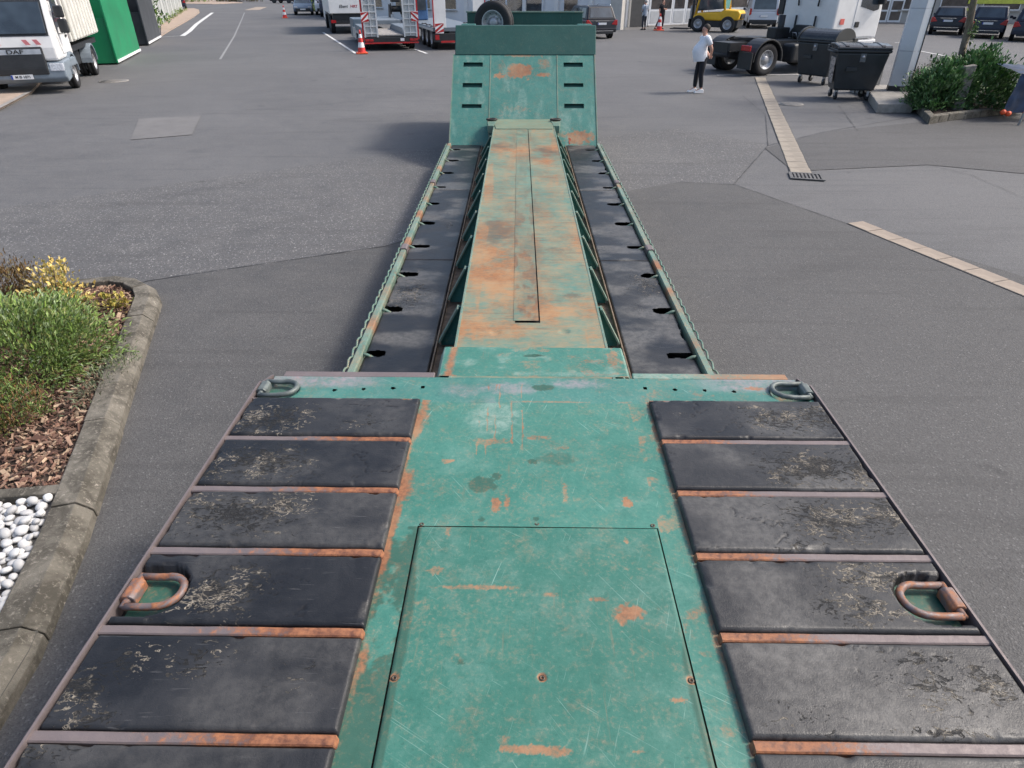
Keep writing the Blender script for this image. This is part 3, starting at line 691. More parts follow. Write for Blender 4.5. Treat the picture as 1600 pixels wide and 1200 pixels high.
# --- the low bed: central beam, gussets, mats, rails
def SX(y): return -.0048 * (y - 4)
ZH, ZM, ZF = .72, .40, .36
BH = .505; Y0, Y1 = 2.85, 12.0
xs = lin(-BH, BH, .012); ys = lin(2.9, Y1, .014); xs = np.concatenate([[xs[0]], xs, [xs[-1]]])
X, Y = np.meshgrid(xs, ys)
def beam_wear(X, Y):
    R = .47 + .28 * (fbm(X * 6.5 + 2, Y * 1.1, 7, 51) - .5) * 2 + .35 * (fbm(X * 14, Y * 26, 4, 50) - .5); P = .5 * ss(.40, .70, fbm(X * 3.5, Y * 5, 6, 52)); B = .55 * ss(.62, .70, fbm(X * 1.8, Y * 55, 3, 57)) * ss(.45, .6, fbm(X * 3, Y * 2.2, 3, 59))
    R = np.maximum(R, .75 * ss(.46, .86, fbm(X * 6, Y * 1.6 + 7, 7, 53)))
    R = np.maximum(R, .7 * ss(.45, .65, fbm(X * 9, Y * 1.2, 4, 58)) * (np.abs(X) > .38))
    def P3(px, py): g = G(px, py, ZH); return g[0] - SX(g[1]), g[1]
    for i, (px, py, rx, ry, a) in enumerate(((815, 238, .10, .35, 1.), (790, 235, .22, .10, .8), (848, 252, .12, .12, 1.), (860, 230, .14, .18, .6), (760, 430, .14, .22, .9), (785, 445, .1, .25, .9), (760, 395, .1, .15, .8), (900, 480, .14, .1, .85), (850, 490, .1, .1, .9), (760, 515, .2, .10, .9), (735, 500, .1, .12, .8), (905, 375, .05, .35, .7), (750, 300, .06, .5, .6), (800, 400, .1, .3, .5), (740, 370, .05, .1, .9))):
        c = P3(px, py); R = np.maximum(R, R + a * .42 * blob(X, Y, c[0], c[1], rx * 1.2, ry * 1.2, 70 + i, .9, .8))
    for i, (px, py, rx, ry, a) in enumerate(((775, 362, .17, .34, .75), (860, 235, .2, .3, .8), (785, 228, .18, .24, .65), (825, 470, .05, .3, .5), (830, 420, .05, .3, .4), (870, 390, .14, .05, .5), (895, 462, .07, .04, .6))):
        c = P3(px, py); B = np.maximum(B, a * blob(X, Y, c[0], c[1], rx, ry, 90 + i, .7, .5))
    B = np.maximum(B, .65 * (1 - ss(.03, .24, np.abs(X + .02))) * ss(.48, .66, fbm(X * 10, Y * 1.6, 6, 61)))
    # rub marks across the beam
    lines = ss(.66, .72, fbm(X * 1.6, Y * 60, 3, 55)) * ss(.45, .6, fbm(X * 2, Y * 3, 3, 56)); P = np.maximum(P, .8 * lines)
    return R, P, B
bw = beam_wear(X, Y)
Z = ZH + .004 * (fbm(X * 2, Y * 2, 3, 31) - .5) - .004 * (np.abs(Y - 6.72) < .012)
for dxp, dyp in ((-.24, 3.98), (.235, 4.0)): Z = Z - .008 * (1 - ss(.02, .045, np.hypot(X - dxp, Y - dyp)))
Z[:, 0] = Z[:, -1] = ZH - .012
keep = ~((np.abs((X[:-1, :-1] + X[1:, 1:]) / 2 + .018) < .088) & (Y[:-1, :-1] > 4.12) & (Y[:-1, :-1] < 11.75))
child(grid_obj('center_beam', X + SX(Y), Y, Z, M_BEAM, None, keep, bw))
# inset strip along the beam
xs = lin(-.118, .062, .012); ys = lin(4.16, 11.74, .014); X, Y = np.meshgrid(xs, ys)
R, P, B = beam_wear(X, Y); B = np.maximum(B * .5, (.3 + .5 * (1 - ss(4.8, 8.0, Y))) * ss(.46, .62, fbm(X * 16, Y * 5, 6, 77)))
child(grid_obj('inset_strip', X + SX(Y), Y, np.full_like(X, ZH + .0035) , M_BEAM, None, None, (R * .8, P, B)))
MB().box(-.108, .072, 4.1, 11.78, ZH - .05, ZH - .014).build('strip_bed', M_BLACK, TR, (0, -TY, 0))
def sheared(b, name, mat, bevel=0):
    b.v = [(p[0] + SX(p[1]), p[1], p[2]) for p in b.v]; return b.build(name, mat, TR, (0, -TY, 0), bevel=bevel)
for side in (-1, 1):
    b = MB(); b.box(min(side * .478, side * .492), max(side * .478, side * .492), 2.9, 11.9, .30, ZH - .012); sheared(b, 'beam_side_plate', M_NECK)
    b = MB(); b.box(min(side * .494, side * .512), max(side * .494, side * .512), 3.0, 11.9, ZH - .045, ZH + .004); o = sheared(b, 'beam_edge_flange', M_RAIL, .003)
    # gutter between gussets and mats
    b = MB(); b.box(min(side * .49, side * .735), max(side * .49, side * .735), 2.9, 11.7, .28, ZF - .005); sheared(b, 'gutter', M_DIRT)
    for k in range(10):                                                # triangular gussets
        y_ = 3.66 + .80 * k
        b = MB(); b.prism([(side * .50, ZH - .03), (side * .535, ZH - .03), (side * .69, .40), (side * .69, ZF), (side * .50, ZF)], y_, y_ + .016, 'y'); sheared(b, 'gusset', M_NECK)
        b = MB(); b.prism([(side * .535, ZH - .03), (side * .548, ZH - .028), (side * .705, .40), (side * .69, .40)], y_ - .05, y_ + .03, 'y'); sheared(b, 'gusset_flange', M_RAIL)
    # inner angle holding the mat
    b = MB(); b.box(min(side * .712, side * .722), max(side * .712, side * .722), 2.9, 11.6, .30, ZM + .004); sheared(b, 'mat_angle', M_DIRT)
    # floor below the mats
    b = MB(); b.box(min(side * .72, side * 1.26), max(side * .72, side * 1.26), 2.85, 11.62, .20, .30); sheared(b, 'floor_plate', M_BLACK)
    # lashing slots
    SL = [4.235 + .7765 * k for k in range(10)]
    seams = [2.95, 6.18, 8.76, 11.60]
    for j in range(3):
        ya, yb = seams[j] + .004, seams[j + 1] - .004
        xs = lin(.735, 1.237, .010); ys = lin(ya, yb, .011)
        xs = np.concatenate([[xs[0]], xs, [xs[-1]]]); ys = np.concatenate([[ys[0]], ys, [ys[-1]]])
        X, Y = np.meshgrid(xs, ys); seed = 60 + j * 2 + (side > 0)
        dm = [(D(px, py, ZM)[0] * side * (1 if px * 1 else 1), D(px, py, ZM)[1], rx, ry, a) for px, py, rx, ry, a in
              ([(1010, 445, .16, .28, .85), (960, 350, .1, .12, .35), (1000, 480, .1, .1, .4), (965, 300, .06, .1, .3)] if side > 0 else [(640, 460, .22, .35, .85), (620, 480, .1, .15, .7), (705, 352, .05, .15, .5), (655, 420, .1, .1, .5), (690, 300, .05, .1, .4)])]
        dz, tan, dust, dk = rubber_fields(X, Y, seed, [(abs(d_[0]),) + d_[1:] for d_ in dm])
        d = np.minimum(np.minimum(X - .735, 1.237 - X), np.minimum(Y - ya, yb - Y))
        Z = ZM + .8 * dz - .010 * (1 - np.sqrt(np.clip(1 - ((.01 - np.minimum(d, .01)) / .01) ** 2, 0, 1)))
        rim = np.zeros_like(X, bool); rim[0] = rim[-1] = True; rim[:, 0] = rim[:, -1] = True
        Z = np.where(rim, .30, Z)
        sk = np.full_like(X, 9.)
        for i_, s_ in enumerate(SL):
            ln = .185 + .03 * math.sin(i_ * 5 + side); ww = .058 if i_ % 3 else .042
            sk = np.minimum(sk, np.maximum(np.abs(Y - s_), 0) - ww + 9 * (X < 1.237 - ln) + np.where(X < 1.237 - ln + ww, (1.237 - ln + ww - X) ** 2 * 9, 0))
        sk = sk + .030 * (fbm(X * 22, Y * 22, 3, seed) - .5) + 9 * 0; sk = np.minimum(sk, np.where(X > 1.2, (1.237 - X) - .035 * ss(.5, .8, fbm(X * 6, Y * 9, 4, seed + 3)) + .004, 9))
        keep = sk[:-1, :-1] > 0
        child(grid_obj('floor_mat', side * X + SX(Y), Y, Z, M_RUB, None, keep, (tan * .8, np.clip(dust * .9, 0, 1), dk)))
    # side rail: flat-topped bar, wavy welded rod outside, hooks into the slots, two sleeves
    b = MB(); pts = [(1.243, .34), (1.243, .43), (1.252, .442), (1.292, .442), (1.302, .43), (1.302, .20), (1.243, .20)]
    n = 60
    vs = []; 
    for i in range(n + 1):
        y_ = 2.9 + (11.55 - 2.9) * i / n
        vs += [(side * p[0], y_, p[1]) for p in pts]
    m = len(pts); fs = [(i * m + j, i * m + (j + 1) % m, (i + 1) * m + (j + 1) % m, (i + 1) * m + j) for i in range(n) for j in range(m)]
    b.add(vs, fs); rail = sheared(b, 'side_rail', M_RAIL)
    wear_x(rail, lambda x, y, z: (1.1 * max(0, mnoise.noise((y * 3.1, side * 5, 0)) + .4), .5 * max(0, mnoise.noise((y * 4.3, 3 + side * 9, 1)) + .2), 0))
    b = MB(); pts_ = []
    nn = 4 * 56
    for i in range(nn + 1):
        y_ = 2.92 + (11.5 - 2.92) * i / nn; ph = (y_ * 6.5) % 1
        pts_.append((side * (1.309 + .014 * abs(math.sin(PI * ph)) ** .6), y_, .42 + .02 * abs(math.sin(PI * ph))))
    b.tube(pts_, .0085, 6); sheared(b, 'wavy_rod', M_RAIL)
    for y_ in (6.43, 9.03):
        b = MB(); b.prism([(side * p[0], p[1]) for p in ((1.236, .36), (1.236, .446), (1.25, .455), (1.296, .455), (1.312, .44), (1.312, .36))], y_ - .07, y_ + .07, 'y'); sheared(b, 'rail_sleeve', M_STEEL)
    for s_ in SL:
        b = MB(); b.tube([(side * 1.25, s_ - .036, .415), (side * 1.215, s_ - .037, .41), (side * 1.16, s_ - .034, .375), (side * 1.12, s_ - .028, .31)], .014, 7); o = sheared(b, 'lashing_hook', M_RAIL)
# --- gooseneck: sloping plate in three panels, upper panel darkened for shade, headboard
NB, NT = (11.60, .37), (13.12, 1.665)                                 # (Y, z) bottom and top of the slope
def neck_panel(name, x0, x1, slots=(), wr=None, lift=0.):
    L = math.hypot(NT[0] - NB[0], NT[1] - NB[1]); xs = lin(x0, x1, .014); ts = lin(0, L, .014); X, T = np.meshgrid(xs, ts)
    keep = np.ones((X.shape[0] - 1, X.shape[1] - 1), bool); cx_ = (X[:-1, :-1] + X[1:, 1:]) / 2; ct = (T[:-1, :-1] + T[1:, 1:]) / 2
    for a0, a1, t0, t1 in slots: keep &= ~((cx_ > a0) & (cx_ < a1) & (ct > t0) & (ct < t1))
    dy, dz = (NT[0] - NB[0]) / L, (NT[1] - NB[1]) / L
    R = .38 * ss(.52, .76, fbm(X * 3, T * 2.2, 5, 101 + int(x0 * 3))); P = .28 * ss(.5, .72, fbm(X * 9, T * 2, 5, 104)); B = 0 * X
    R = np.maximum(R, .5 * ss(.0, 1., 1 - T / .3) * ss(.35, .6, fbm(X * 4, T * 6, 3, 7)))
    if wr: R, P, B = wr(X, T, R, P, B)
    return child(grid_obj(name, X + SX(12.5), NB[0] + dy * T - dz * lift, NB[1] + dz * T + dy * lift, M_NECK, None, keep, (R, P, B)))
def slot_at(px, py):
    # intersect the view ray with the slope
    best = None
    for t in np.linspace(0, 1, 400):
        y_ = NB[0] + (NT[0] - NB[0]) * t; z_ = NB[1] + (NT[1] - NB[1]) * t; g = GY(px, py, y_)
        e = abs(g[2] - z_)
        if best is None or e < best[0]: best = (e, g[0] - SX(12.5), t * math.hypot(NT[0] - NB[0], NT[1] - NB[1]))
    return best[1:]
sl_l = []; sl_r = []
for lst, pxs in ((sl_l, ((739, 101), (738, 133), (737, 166))), (sl_r, ((896, 101), (896, 133), (897, 166)))):
    for p in pxs: x_, t_ = slot_at(*p); lst.append((x_ - .175, x_ + .175, t_ - .045, t_ + .045))
def wl(X, T, R, P, B):
    B = np.maximum(B, .0 * B); return R, P, B
def wc(X, T, R, P, B):
    for i, (px, py, rx, ry, a) in enumerate(((812, 112, .22, .18, .9), (780, 118, .10, .07, .9), (848, 117, .14, .05, .9), (815, 86, .3, .05, .8), (812, 170, .3, .08, .5), (850, 100, .12, .18, .6), (783, 105, .08, .2, .5))):
        x_, t_ = slot_at(px, py); R = np.maximum(R, a * blob(X, T, x_, t_, rx, ry, 120 + i, .8, .5))
    return R, P, B
def wr_(X, T, R, P, B):
    x_, t_ = slot_at(905, 215); R = np.maximum(R, .85 * blob(X, T, x_, t_, .3, .16, 131, .8, .5)); return R, P, B
neck_panel('gooseneck_panel', -1.272, -.605, sl_l, wl)
neck_panel('gooseneck_panel', -.600, .600, (), wc)
neck_panel('gooseneck_panel', .605, 1.272, sl_r, wr_)
L_ = math.hypot(NT[0] - NB[0], NT[1] - NB[1]); ty, tz = (NT[0] - NB[0]) / L_, (NT[1] - NB[1]) / L_
def strip_on_slope(name, x0, x1, t0, t1, h0, h1, mat):
    b = MB(); vs = []
    for h in (h0, h1):
        for t, x in ((t0, x0), (t0, x1), (t1, x1), (t1, x0)): vs.append((x + SX(12.5), NB[0] + ty * t - tz * h, NB[1] + tz * t + ty * h))
    b.hexa(vs[:4], vs[4:]); return b.build(name, mat, TR, (0, -TY, 0))
for x_ in (-.6025, .6025): strip_on_slope('weld_seam', x_ - .010, x_ + .010, .02, L_ - .01, -.002, .007, M_RAIL)
for s_ in (-1, 1):
    strip_on_slope('edge_flange', min(s_ * 1.273, s_ * 1.289), max(s_ * 1.273, s_ * 1.289), -.02, L_, -.10, .012, M_RAIL)
for lst in (sl_l, sl_r):
    for a0, a1, t0, t1 in lst: strip_on_slope('slot_recess', a0 - .03, a1 + .03, t0 - .03, t1 + .03, -.09, -.05, M_SHADEGREEN)
nb = MB(); nb.prism([(11.7, .25), (11.75, .38), (13.19, 1.61), (13.42, 2.02), (16.2, 2.02), (16.2, 1.15), (13.9, 1.15), (12.9, .25)], -1.262 + SX(12.5), 1.262 + SX(12.5), 'x')
nb.build('gooseneck_frame', M_SHADEGREEN, TR, (0, -TY, 0))
ud = MB(); ud.hexa([(-1.288, 13.10, 1.663), (1.262, 13.10, 1.663), (1.262, 13.2, 1.663), (-1.288, 13.2, 1.663)], [(-1.288, 13.36, 2.115), (1.262, 13.36, 2.115), (1.262, 13.46, 2.115), (-1.288, 13.46, 2.115)])
o = ud.build('upper_panel', M_SHADEGREEN, TR, (0, -TY, 0), bevel=.008); o['label'] = 'plain dark green upper panel of the gooseneck, shade painted in'
for s_ in (-1, 1):
    MB().box(s_ * 1.06 - .13, s_ * 1.06 + .13, 13.46, 13.60, 2.03, 2.13).build('top_bracket', M_NECK, TR, (0, -TY, 0), bevel=.01)
MB().box(-1.24, 1.19, 15.60, 15.68, 1.9, 2.236).build('headboard', M_SHADEGREEN, TR, (0, -TY, 0), bevel=.006)
MB().box(-1.26, 1.21, 15.585, 15.695, 2.237, 2.262).build('headboard_cap', M_RAIL, TR, (0, -TY, 0))
# head of the beam with two ring eyes
hb = MB(); hb.hexa([(-.50, 11.25, ZH - .03), (.44, 11.25, ZH - .03), (.50, 12.0, ZH - .06), (-.57, 12.0, ZH - .06)], [(-.50, 11.25, ZH + .012), (.44, 11.25, ZH + .012), (.50, 12.0, ZH + .03), (-.57, 12.0, ZH + .03)])
o = hb.build('beam_head_plate', M_BEAM, TR, (0, -TY, 0), bevel=.006); wear_x(o, lambda x, y, z: (.3, .7, 0))
for s_ in (-1, 1):
    x_ = s_ * .55 + SX(12)
    b = MB(); b.hexa([(x_ - .05, 11.45, ZH - .1), (x_ + .05, 11.45, ZH - .1), (x_ + .09, 11.93, ZH - .1), (x_ - .09, 11.93, ZH - .1)], [(x_ - .05, 11.45, ZH + .02), (x_ + .05, 11.45, ZH + .02), (x_ + .09, 11.93, ZH + .04), (x_ - .09, 11.93, ZH + .04)])
    b.build('eye_bracket', M_RAIL, TR, (0, -TY, 0), bevel=.005)
    b = MB(); b.tube([(x_ + .085 * math.cos(a), 11.84 + .05 * math.sin(a), ZH + .055) for a in [2 * PI * i / 16 for i in range(16)]], .016, 8, True); b.lathe([(.055, 0), (.055, .006)], 12, Matrix.Translation((x_, 11.84, ZH + .042)))
    b.build('ring_eye', plain('dark_ring_steel', (.05, .045, .04), .5, .4), TR, (0, -TY, 0))
# small screws and a rust-red chalk mark on the gooseneck
x_, t_ = slot_at(890, 221)
MT = Matrix(((1, 0, 0), (0, ty, -tz), (0, tz, ty)))
text_obj('painted_mark', '?', .17, plain('rust_mark', (.33, .07, .04), .8), TR, (x_ + SX(12.5), NB[0] + ty * t_ - tz * .004 - TY, NB[1] + tz * t_ + ty * .004), MT.to_euler(), True)
# running gear under the deck (seen only from the side)
def wheel_meshes(R_, wd, rim_r, n=28):
    ty_ = MB(); h = wd / 2
    ty_.lathe([(rim_r, -h * .8), (rim_r + (R_ - rim_r) * .5, -h), (R_ - .03, -h * .93), (R_, -h * .72), (R_, -h * .2), (R_ - .012, -h * .17), (R_ - .012, h * .17), (R_, h * .2), (R_, h * .72), (R_ - .03, h * .93), (rim_r + (R_ - rim_r) * .5, h), (rim_r, h * .8)], n, close=False)
    rm_ = MB(); rm_.lathe([(rim_r + .004, h * .82), (rim_r - .015, h * .86), (rim_r - .03, h * .6), (rim_r * .72, h * .15), (rim_r * .42, h * .2), (rim_r * .40, h * .55), (rim_r * .18, h * .62), (0, h * .62)], n, close=False)
    rm_.lathe([(rim_r, -h * .8), (rim_r * .5, -h * .5), (0, -h * .5)], n, close=False)
    for i in range(8):
        a = 2 * PI * i / 8; rm_.lathe([(.016, h * .14), (.016, h * .36), (0, h * .36)], 6, Matrix.Translation((rim_r * .53 * math.cos(a), rim_r * .53 * math.sin(a), 0)), close=False)
    hl = MB()
    for i in range(8):
        a = 2 * PI * (i + .5) / 8; hl.lathe([(rim_r * .085, 0), (0, .001)], 10, Matrix.Translation((rim_r * .80 * math.cos(a), rim_r * .80 * math.sin(a), h * .345)), close=False)  # flat black discs stand in for the dark openings
    a, b_, c = ty_.mesh('wheel'), rm_.mesh('rim'), hl.mesh('hand_hole')
    a.materials.append(M_TYRE); b_.materials.append(M_RIM); c.materials.append(M_BLACK); return a, b_, c
def put_wheel(ms, parent, loc, face=1, rz=0., name='wheel', rim_mat=None):
    """wheel axis along local X; face = +1 shows its dish to +X"""
    rot = (PI / 2, 0, (PI / 2 if face > 0 else -PI / 2) + rz)
    wq = mobj(name, ms[0], None, parent, loc, rot)
    mobj('rim', ms[1], None, wq); mobj('hand_hole', ms[2], None, wq); return wq
W_TR = wheel_meshes(.40, .26, .23); W_LOR = wheel_meshes(.50, .29, .30); W_LF = wheel_meshes(.42, .24, .24); W_CAR = wheel_meshes(.335, .22, .22, 22)
for y_ in (-.9, .35, 1.6):
    for s_ in (-1, 1): put_wheel(W_TR, TR, (s_ * 1.14, y_ - TY, .40), s_)
sw = thing('spare_wheel', 'dusty spare wheel with grey steel rim lying against the green trailer headboard', 'wheel', (-.66, 15.25, 1.66))
q = mobj('tyre', W_TR[0], None, sw, (0, 0, .41), (PI / 2, 0, -.28)); mobj('rim', W_TR[1], None, q); mobj('hand_hole', W_TR[2], None, q)


# =================================================================== PLANTING BED ON THE LEFT
def shift_path(pts, d):
    out = []
    for i, p in enumerate(pts):
        a = Vector(pts[max(i - 1, 0)]); b = Vector(pts[min(i + 1, len(pts) - 1)]); t = (b - a).normalized()
        out.append((p[0] - t.y * d, p[1] + t.x * d))
    return out
def resample(pts, step):
    out = []
    for a, b in zip(pts[:-1], pts[1:]):
        a, b = Vector(a), Vector(b); n = max(1, int(round((b - a).length / step)))
        out += [tuple(a.lerp(b, i / n)) for i in range(n)]
    return out + [tuple(pts[-1])]
KP = [(-2.20, .2), (-2.27, 1.1), (-2.36, 1.9), (-2.57, 2.66), (-2.91, 3.64), (-3.28, 4.70), (-3.60, 5.64), (-3.70, 5.92), (-3.86, 6.16), (-4.08, 6.33), (-4.35, 6.40), (-4.75, 6.30), (-5.2, 6.15), (-5.8, 5.98), (-6.6, 5.75)]
kp = resample(KP, .11)
kerb = MB()                                                            # mortar core, carries the stones
core_o, core_i = shift_path(kp, .03), shift_path(kp, .195)
n = len(kp)
kerb.add([(p[0], p[1], .0) for p in core_o] + [(p[0], p[1], .09) for p in core_o] + [(p[0], p[1], .12) for p in core_i] + [(p[0], p[1], 0) for p in core_i],
         [(i + a * n, i + 1 + a * n, i + 1 + ((a + 1) % 4) * n, i + ((a + 1) % 4) * n) for i in range(n - 1) for a in range(4)])
def kerb_mat():
    k = NM('weathered_kerb_stone'); n1 = k.noise(5, 6, .65, dist=.5); n2 = k.noise(38, 5, .7); n3 = k.noise(160, 3, .6)
    c = k.mix(k.ramp(n1, .35, .65), (.065, .058, .045), (.165, .15, .122))
    c = k.mix(k.ma('MULTIPLY', k.ramp(n2, .52, .68), .8), c, (.25, .225, .185))
    c = k.mix(k.ramp(k.noise(14, 4, .6, k.map(loc=(3, 1, 2))), .66, .72, 0, .8), c, (.40, .355, .30))
    c = k.mix(k.ramp(n2, .42, .25, 0, .6), c, (.055, .052, .04))
    k.bump(k.ma('ADD', n2, k.ma('MULTIPLY', n3, .6)), .7, .006); return k.done(c, .88)
M_KERB = kerb_mat()
kerb_o = tag(kerb.build('kerb', plain('mortar', (.09, .085, .075), .95, 0, .3, 12)), kind='structure')
seg = 8
PRF = [(.0, .0), (.004, .07), (.040, .110), (.078, .148), (.207, .151), (.213, .146), (.215, .0)]      # section: offset from the outer face, height
for s0 in range(0, n - 1, seg):
    ids = list(range(s0, min(s0 + seg, n - 1) + 1))
    if len(ids) < 2: continue
    b = MB(); vs = []
    jj = random.uniform(-.006, .006); jz = random.uniform(-.005, .003)
    sub = [kp[i] for i in ids]
    lanes = [shift_path(kp, p[0] + jj) for p in PRF]
    for q_, i in enumerate(ids):
        fr_ = 0
        for j, p in enumerate(PRF):
            x, y = lanes[j][i]
            if q_ == 0 or q_ == len(ids) - 1:                        # narrow joint
                nb_ = lanes[j][ids[1] if q_ == 0 else ids[-2]]; t = Vector((nb_[0] - x, nb_[1] - y)).normalized(); x += t.x * .004; y += t.y * .004
            rz_ = .004 * mnoise.noise((x * 9, y * 9, j * 2.))
            vs.append((x, y, max(0, p[1] + (jz + rz_ if p[1] > 0 else 0))))
    m = len(PRF); fs = [(q_ * m + j, q_ * m + j + 1, (q_ + 1) * m + j + 1, (q_ + 1) * m + j) for q_ in range(len(ids) - 1) for j in range(m - 1)]
    fs += [tuple(range(m)), tuple(range((len(ids) - 1) * m, len(ids) * m))]
    b.add(vs, fs); b.build('kerb_stone', M_KERB, kerb_o, bevel=.004, seg=1)
inner = shift_path(kp, .205)
bed = [p for p in inner] + [(-8, 5.4), (-8, .2)]
sheet('soil_bed', bed, .085, M_SOIL)
# edging between bark mulch and white pebbles
e0, e1 = Vector((-4.6, 2.72)), Vector((-2.84, 2.985)); ed_ = (e1 - e0); ea = math.atan2(ed_.y, ed_.x)
eo = tag(MB().box(0, ed_.length, -.03, .03, .0, .10).build('edging', plain('mortar', (.09, .085, .075))), kind='structure'); eo.location = (e0.x, e0.y, 0); eo.rotation_euler = (0, 0, ea)
for i in range(2): MB().box(.004 + i * ed_.length / 2, (i + 1) * ed_.length / 2 - .004, -.042, .042, .0, .148).build('edging_stone', M_KERB, eo, bevel=.008)
def edge_y(x): return e0.y + (x - e0.x) * ed_.y / ed_.x
from bisect import bisect
def in_bed(x, y, m=.02):
    """left of the inner kerb face"""
    best = 1e9; sgn = 0
    for a, b in zip(inner[:-1:3], inner[3::3]):
        mx, my = (a[0] + b[0]) / 2, (a[1] + b[1]) / 2; d = (x - mx) ** 2 + (y - my) ** 2
        if d < best: best = d; t = Vector((b[0] - a[0], b[1] - a[1])).normalized(); sgn = (x - mx) * -t.y + (y - my) * t.x
    return sgn > m
# bark mulch: thousands of chips, one mass
def chips(n_, region, name, cols, lmin, lmax, zb):
    vs, fs, cc = [], [], []
    k = 0
    while k < n_:
        x, y = region()
        if not in_bed(x, y): continue
        L = random.uniform(lmin, lmax) * (2.2 if random.random() < .06 else 1); w_ = L * random.uniform(.15, .4); a = random.uniform(0, PI); tl = random.uniform(-.5, .5); z = zb + random.random() * .03
        R_ = Matrix.Translation((x, y, z)) @ Matrix.Rotation(a, 4, 'Z') @ Matrix.Rotation(tl, 4, 'Y') @ Matrix.Rotation(random.uniform(-.7, .7), 4, 'X')
        h = .004 + L * .05; n0 = len(vs)
        for p in ((-L / 2, -w_ / 2, 0), (L / 2, -w_ * .3, 0), (L * .45, w_ / 2, h), (-L * .4, w_ * .4, h * .6), (-L / 2, -w_ / 2, -h), (L / 2, -w_ * .3, -h), (L * .45, w_ / 2, -h * .3), (-L * .4, w_ * .4, -h)): vs.append(tuple(R_ @ Vector(p)))
        fs += [tuple(n0 + i for i in f) for f in ((0, 1, 2, 3), (7, 6, 5, 4), (0, 4, 5, 1), (1, 5, 6, 2), (2, 6, 7, 3), (3, 7, 4, 0))]
        c = random.choice(cols); j = random.uniform(.6, 1.35); cc += [tuple(q * j for q in c) + (1,)] * 8; k += 1
    me = bpy.data.meshes.new(name); me.from_pydata(vs, [], fs)
    at = me.attributes.new('tint', 'FLOAT_COLOR', 'POINT'); at.data.foreach_set('color', np.array(cc, np.float32).ravel()); me.update()
    return me
def tint_mat(name, rough=.8, sss=0., noise_amt=.25):
    k = NM(name); o = k.n('ShaderNodeAttribute'); o.attribute_name = 'tint'
    c = k.mix(k.ramp(k.noise(60, 4, .7), .35, .7, 0, noise_amt), o.outputs['Color'], (.02, .018, .012))
    if sss: k.b.inputs['Subsurface Weight'].default_value = 0
    return k.done(c, rough, 0, .3)
M_CHIP = tint_mat('bark_chips'); M_LEAF = tint_mat('leaf_blades', .42, 0, .15)
def reg_mulch():
    while True:
        x = random.uniform(-5.6, -2.7); y = random.uniform(2.8, 6.3)
        if y > edge_y(x) + .05: return x, y
mul = mobj('bark_mulch', chips(13000, reg_mulch, 'bark_mulch', [(.15, .08, .058), (.22, .13, .09), (.10, .058, .045), (.32, .21, .15), (.18, .10, .072), (.40, .29, .20)], .018, .055, .092), M_CHIP)
tag(mul, 'reddish brown bark mulch covering the planting bed', 'bark mulch', kind='stuff')
# white pebbles, each a piece
peb = tag(sheet('pebble_bed', [(-4.2, 1.0), (-2.46, 1.0), (-2.56, 1.9), (-2.74, 2.5), (-2.88, 2.93), (-4.2, 2.74)], .088, plain('grit', (.16, .155, .15), .9, 0, .4, 30)), kind='structure')
PM = []
for i in range(7):
    bm = bmesh.new(); bmesh.ops.create_icosphere(bm, subdivisions=2, radius=1)
    for v in bm.verts: v.co *= 1 + .22 * mnoise.noise(v.co * .9 + Vector((i * 5, 0, 0)))
    me = bpy.data.meshes.new('pebble'); bm.to_mesh(me); bm.free(); me.polygons.foreach_set('use_smooth', [True] * len(me.polygons)); PM.append(me)
k = NM('white_marble_pebble'); n1 = k.noise(2.2, 5, .65, dist=1.2)
rc = k.mix(k.rand(), (.40, .40, .40), (.66, .655, .64))
PMAT = k.done(k.mix(k.ramp(n1, .55, .72, 0, .5), rc, (.36, .37, .40)), .6)
for me in PM: me.materials.append(PMAT)
placed = []
for lay, (cnt, rmin) in enumerate(((205, .045), (90, .06))):
    tr_ = 0
    while cnt and tr_ < 9000:
        tr_ += 1; x = random.uniform(-3.25, -2.5); y = random.uniform(1.85, 2.95)
        if y > edge_y(x) - .06 or not in_bed(x, y, .04): continue
        r = random.uniform(.022, .036)
        if any((x - a) ** 2 + (y - b) ** 2 < ((r + c) * (.82 if lay == 0 else .9)) ** 2 and d == lay for a, b, c, d in placed): continue
        placed.append((x, y, r, lay)); cnt -= 1
        o = mobj('pebble', random.choice(PM), None, peb, (x, y, .098 + lay * .026 + r * .3), (random.uniform(-.4, .4), random.uniform(-.4, .4), random.uniform(0, 6)))
        o.scale = (r * random.uniform(1., 1.25), r * random.uniform(.8, 1.), r * random.uniform(.55, .75))
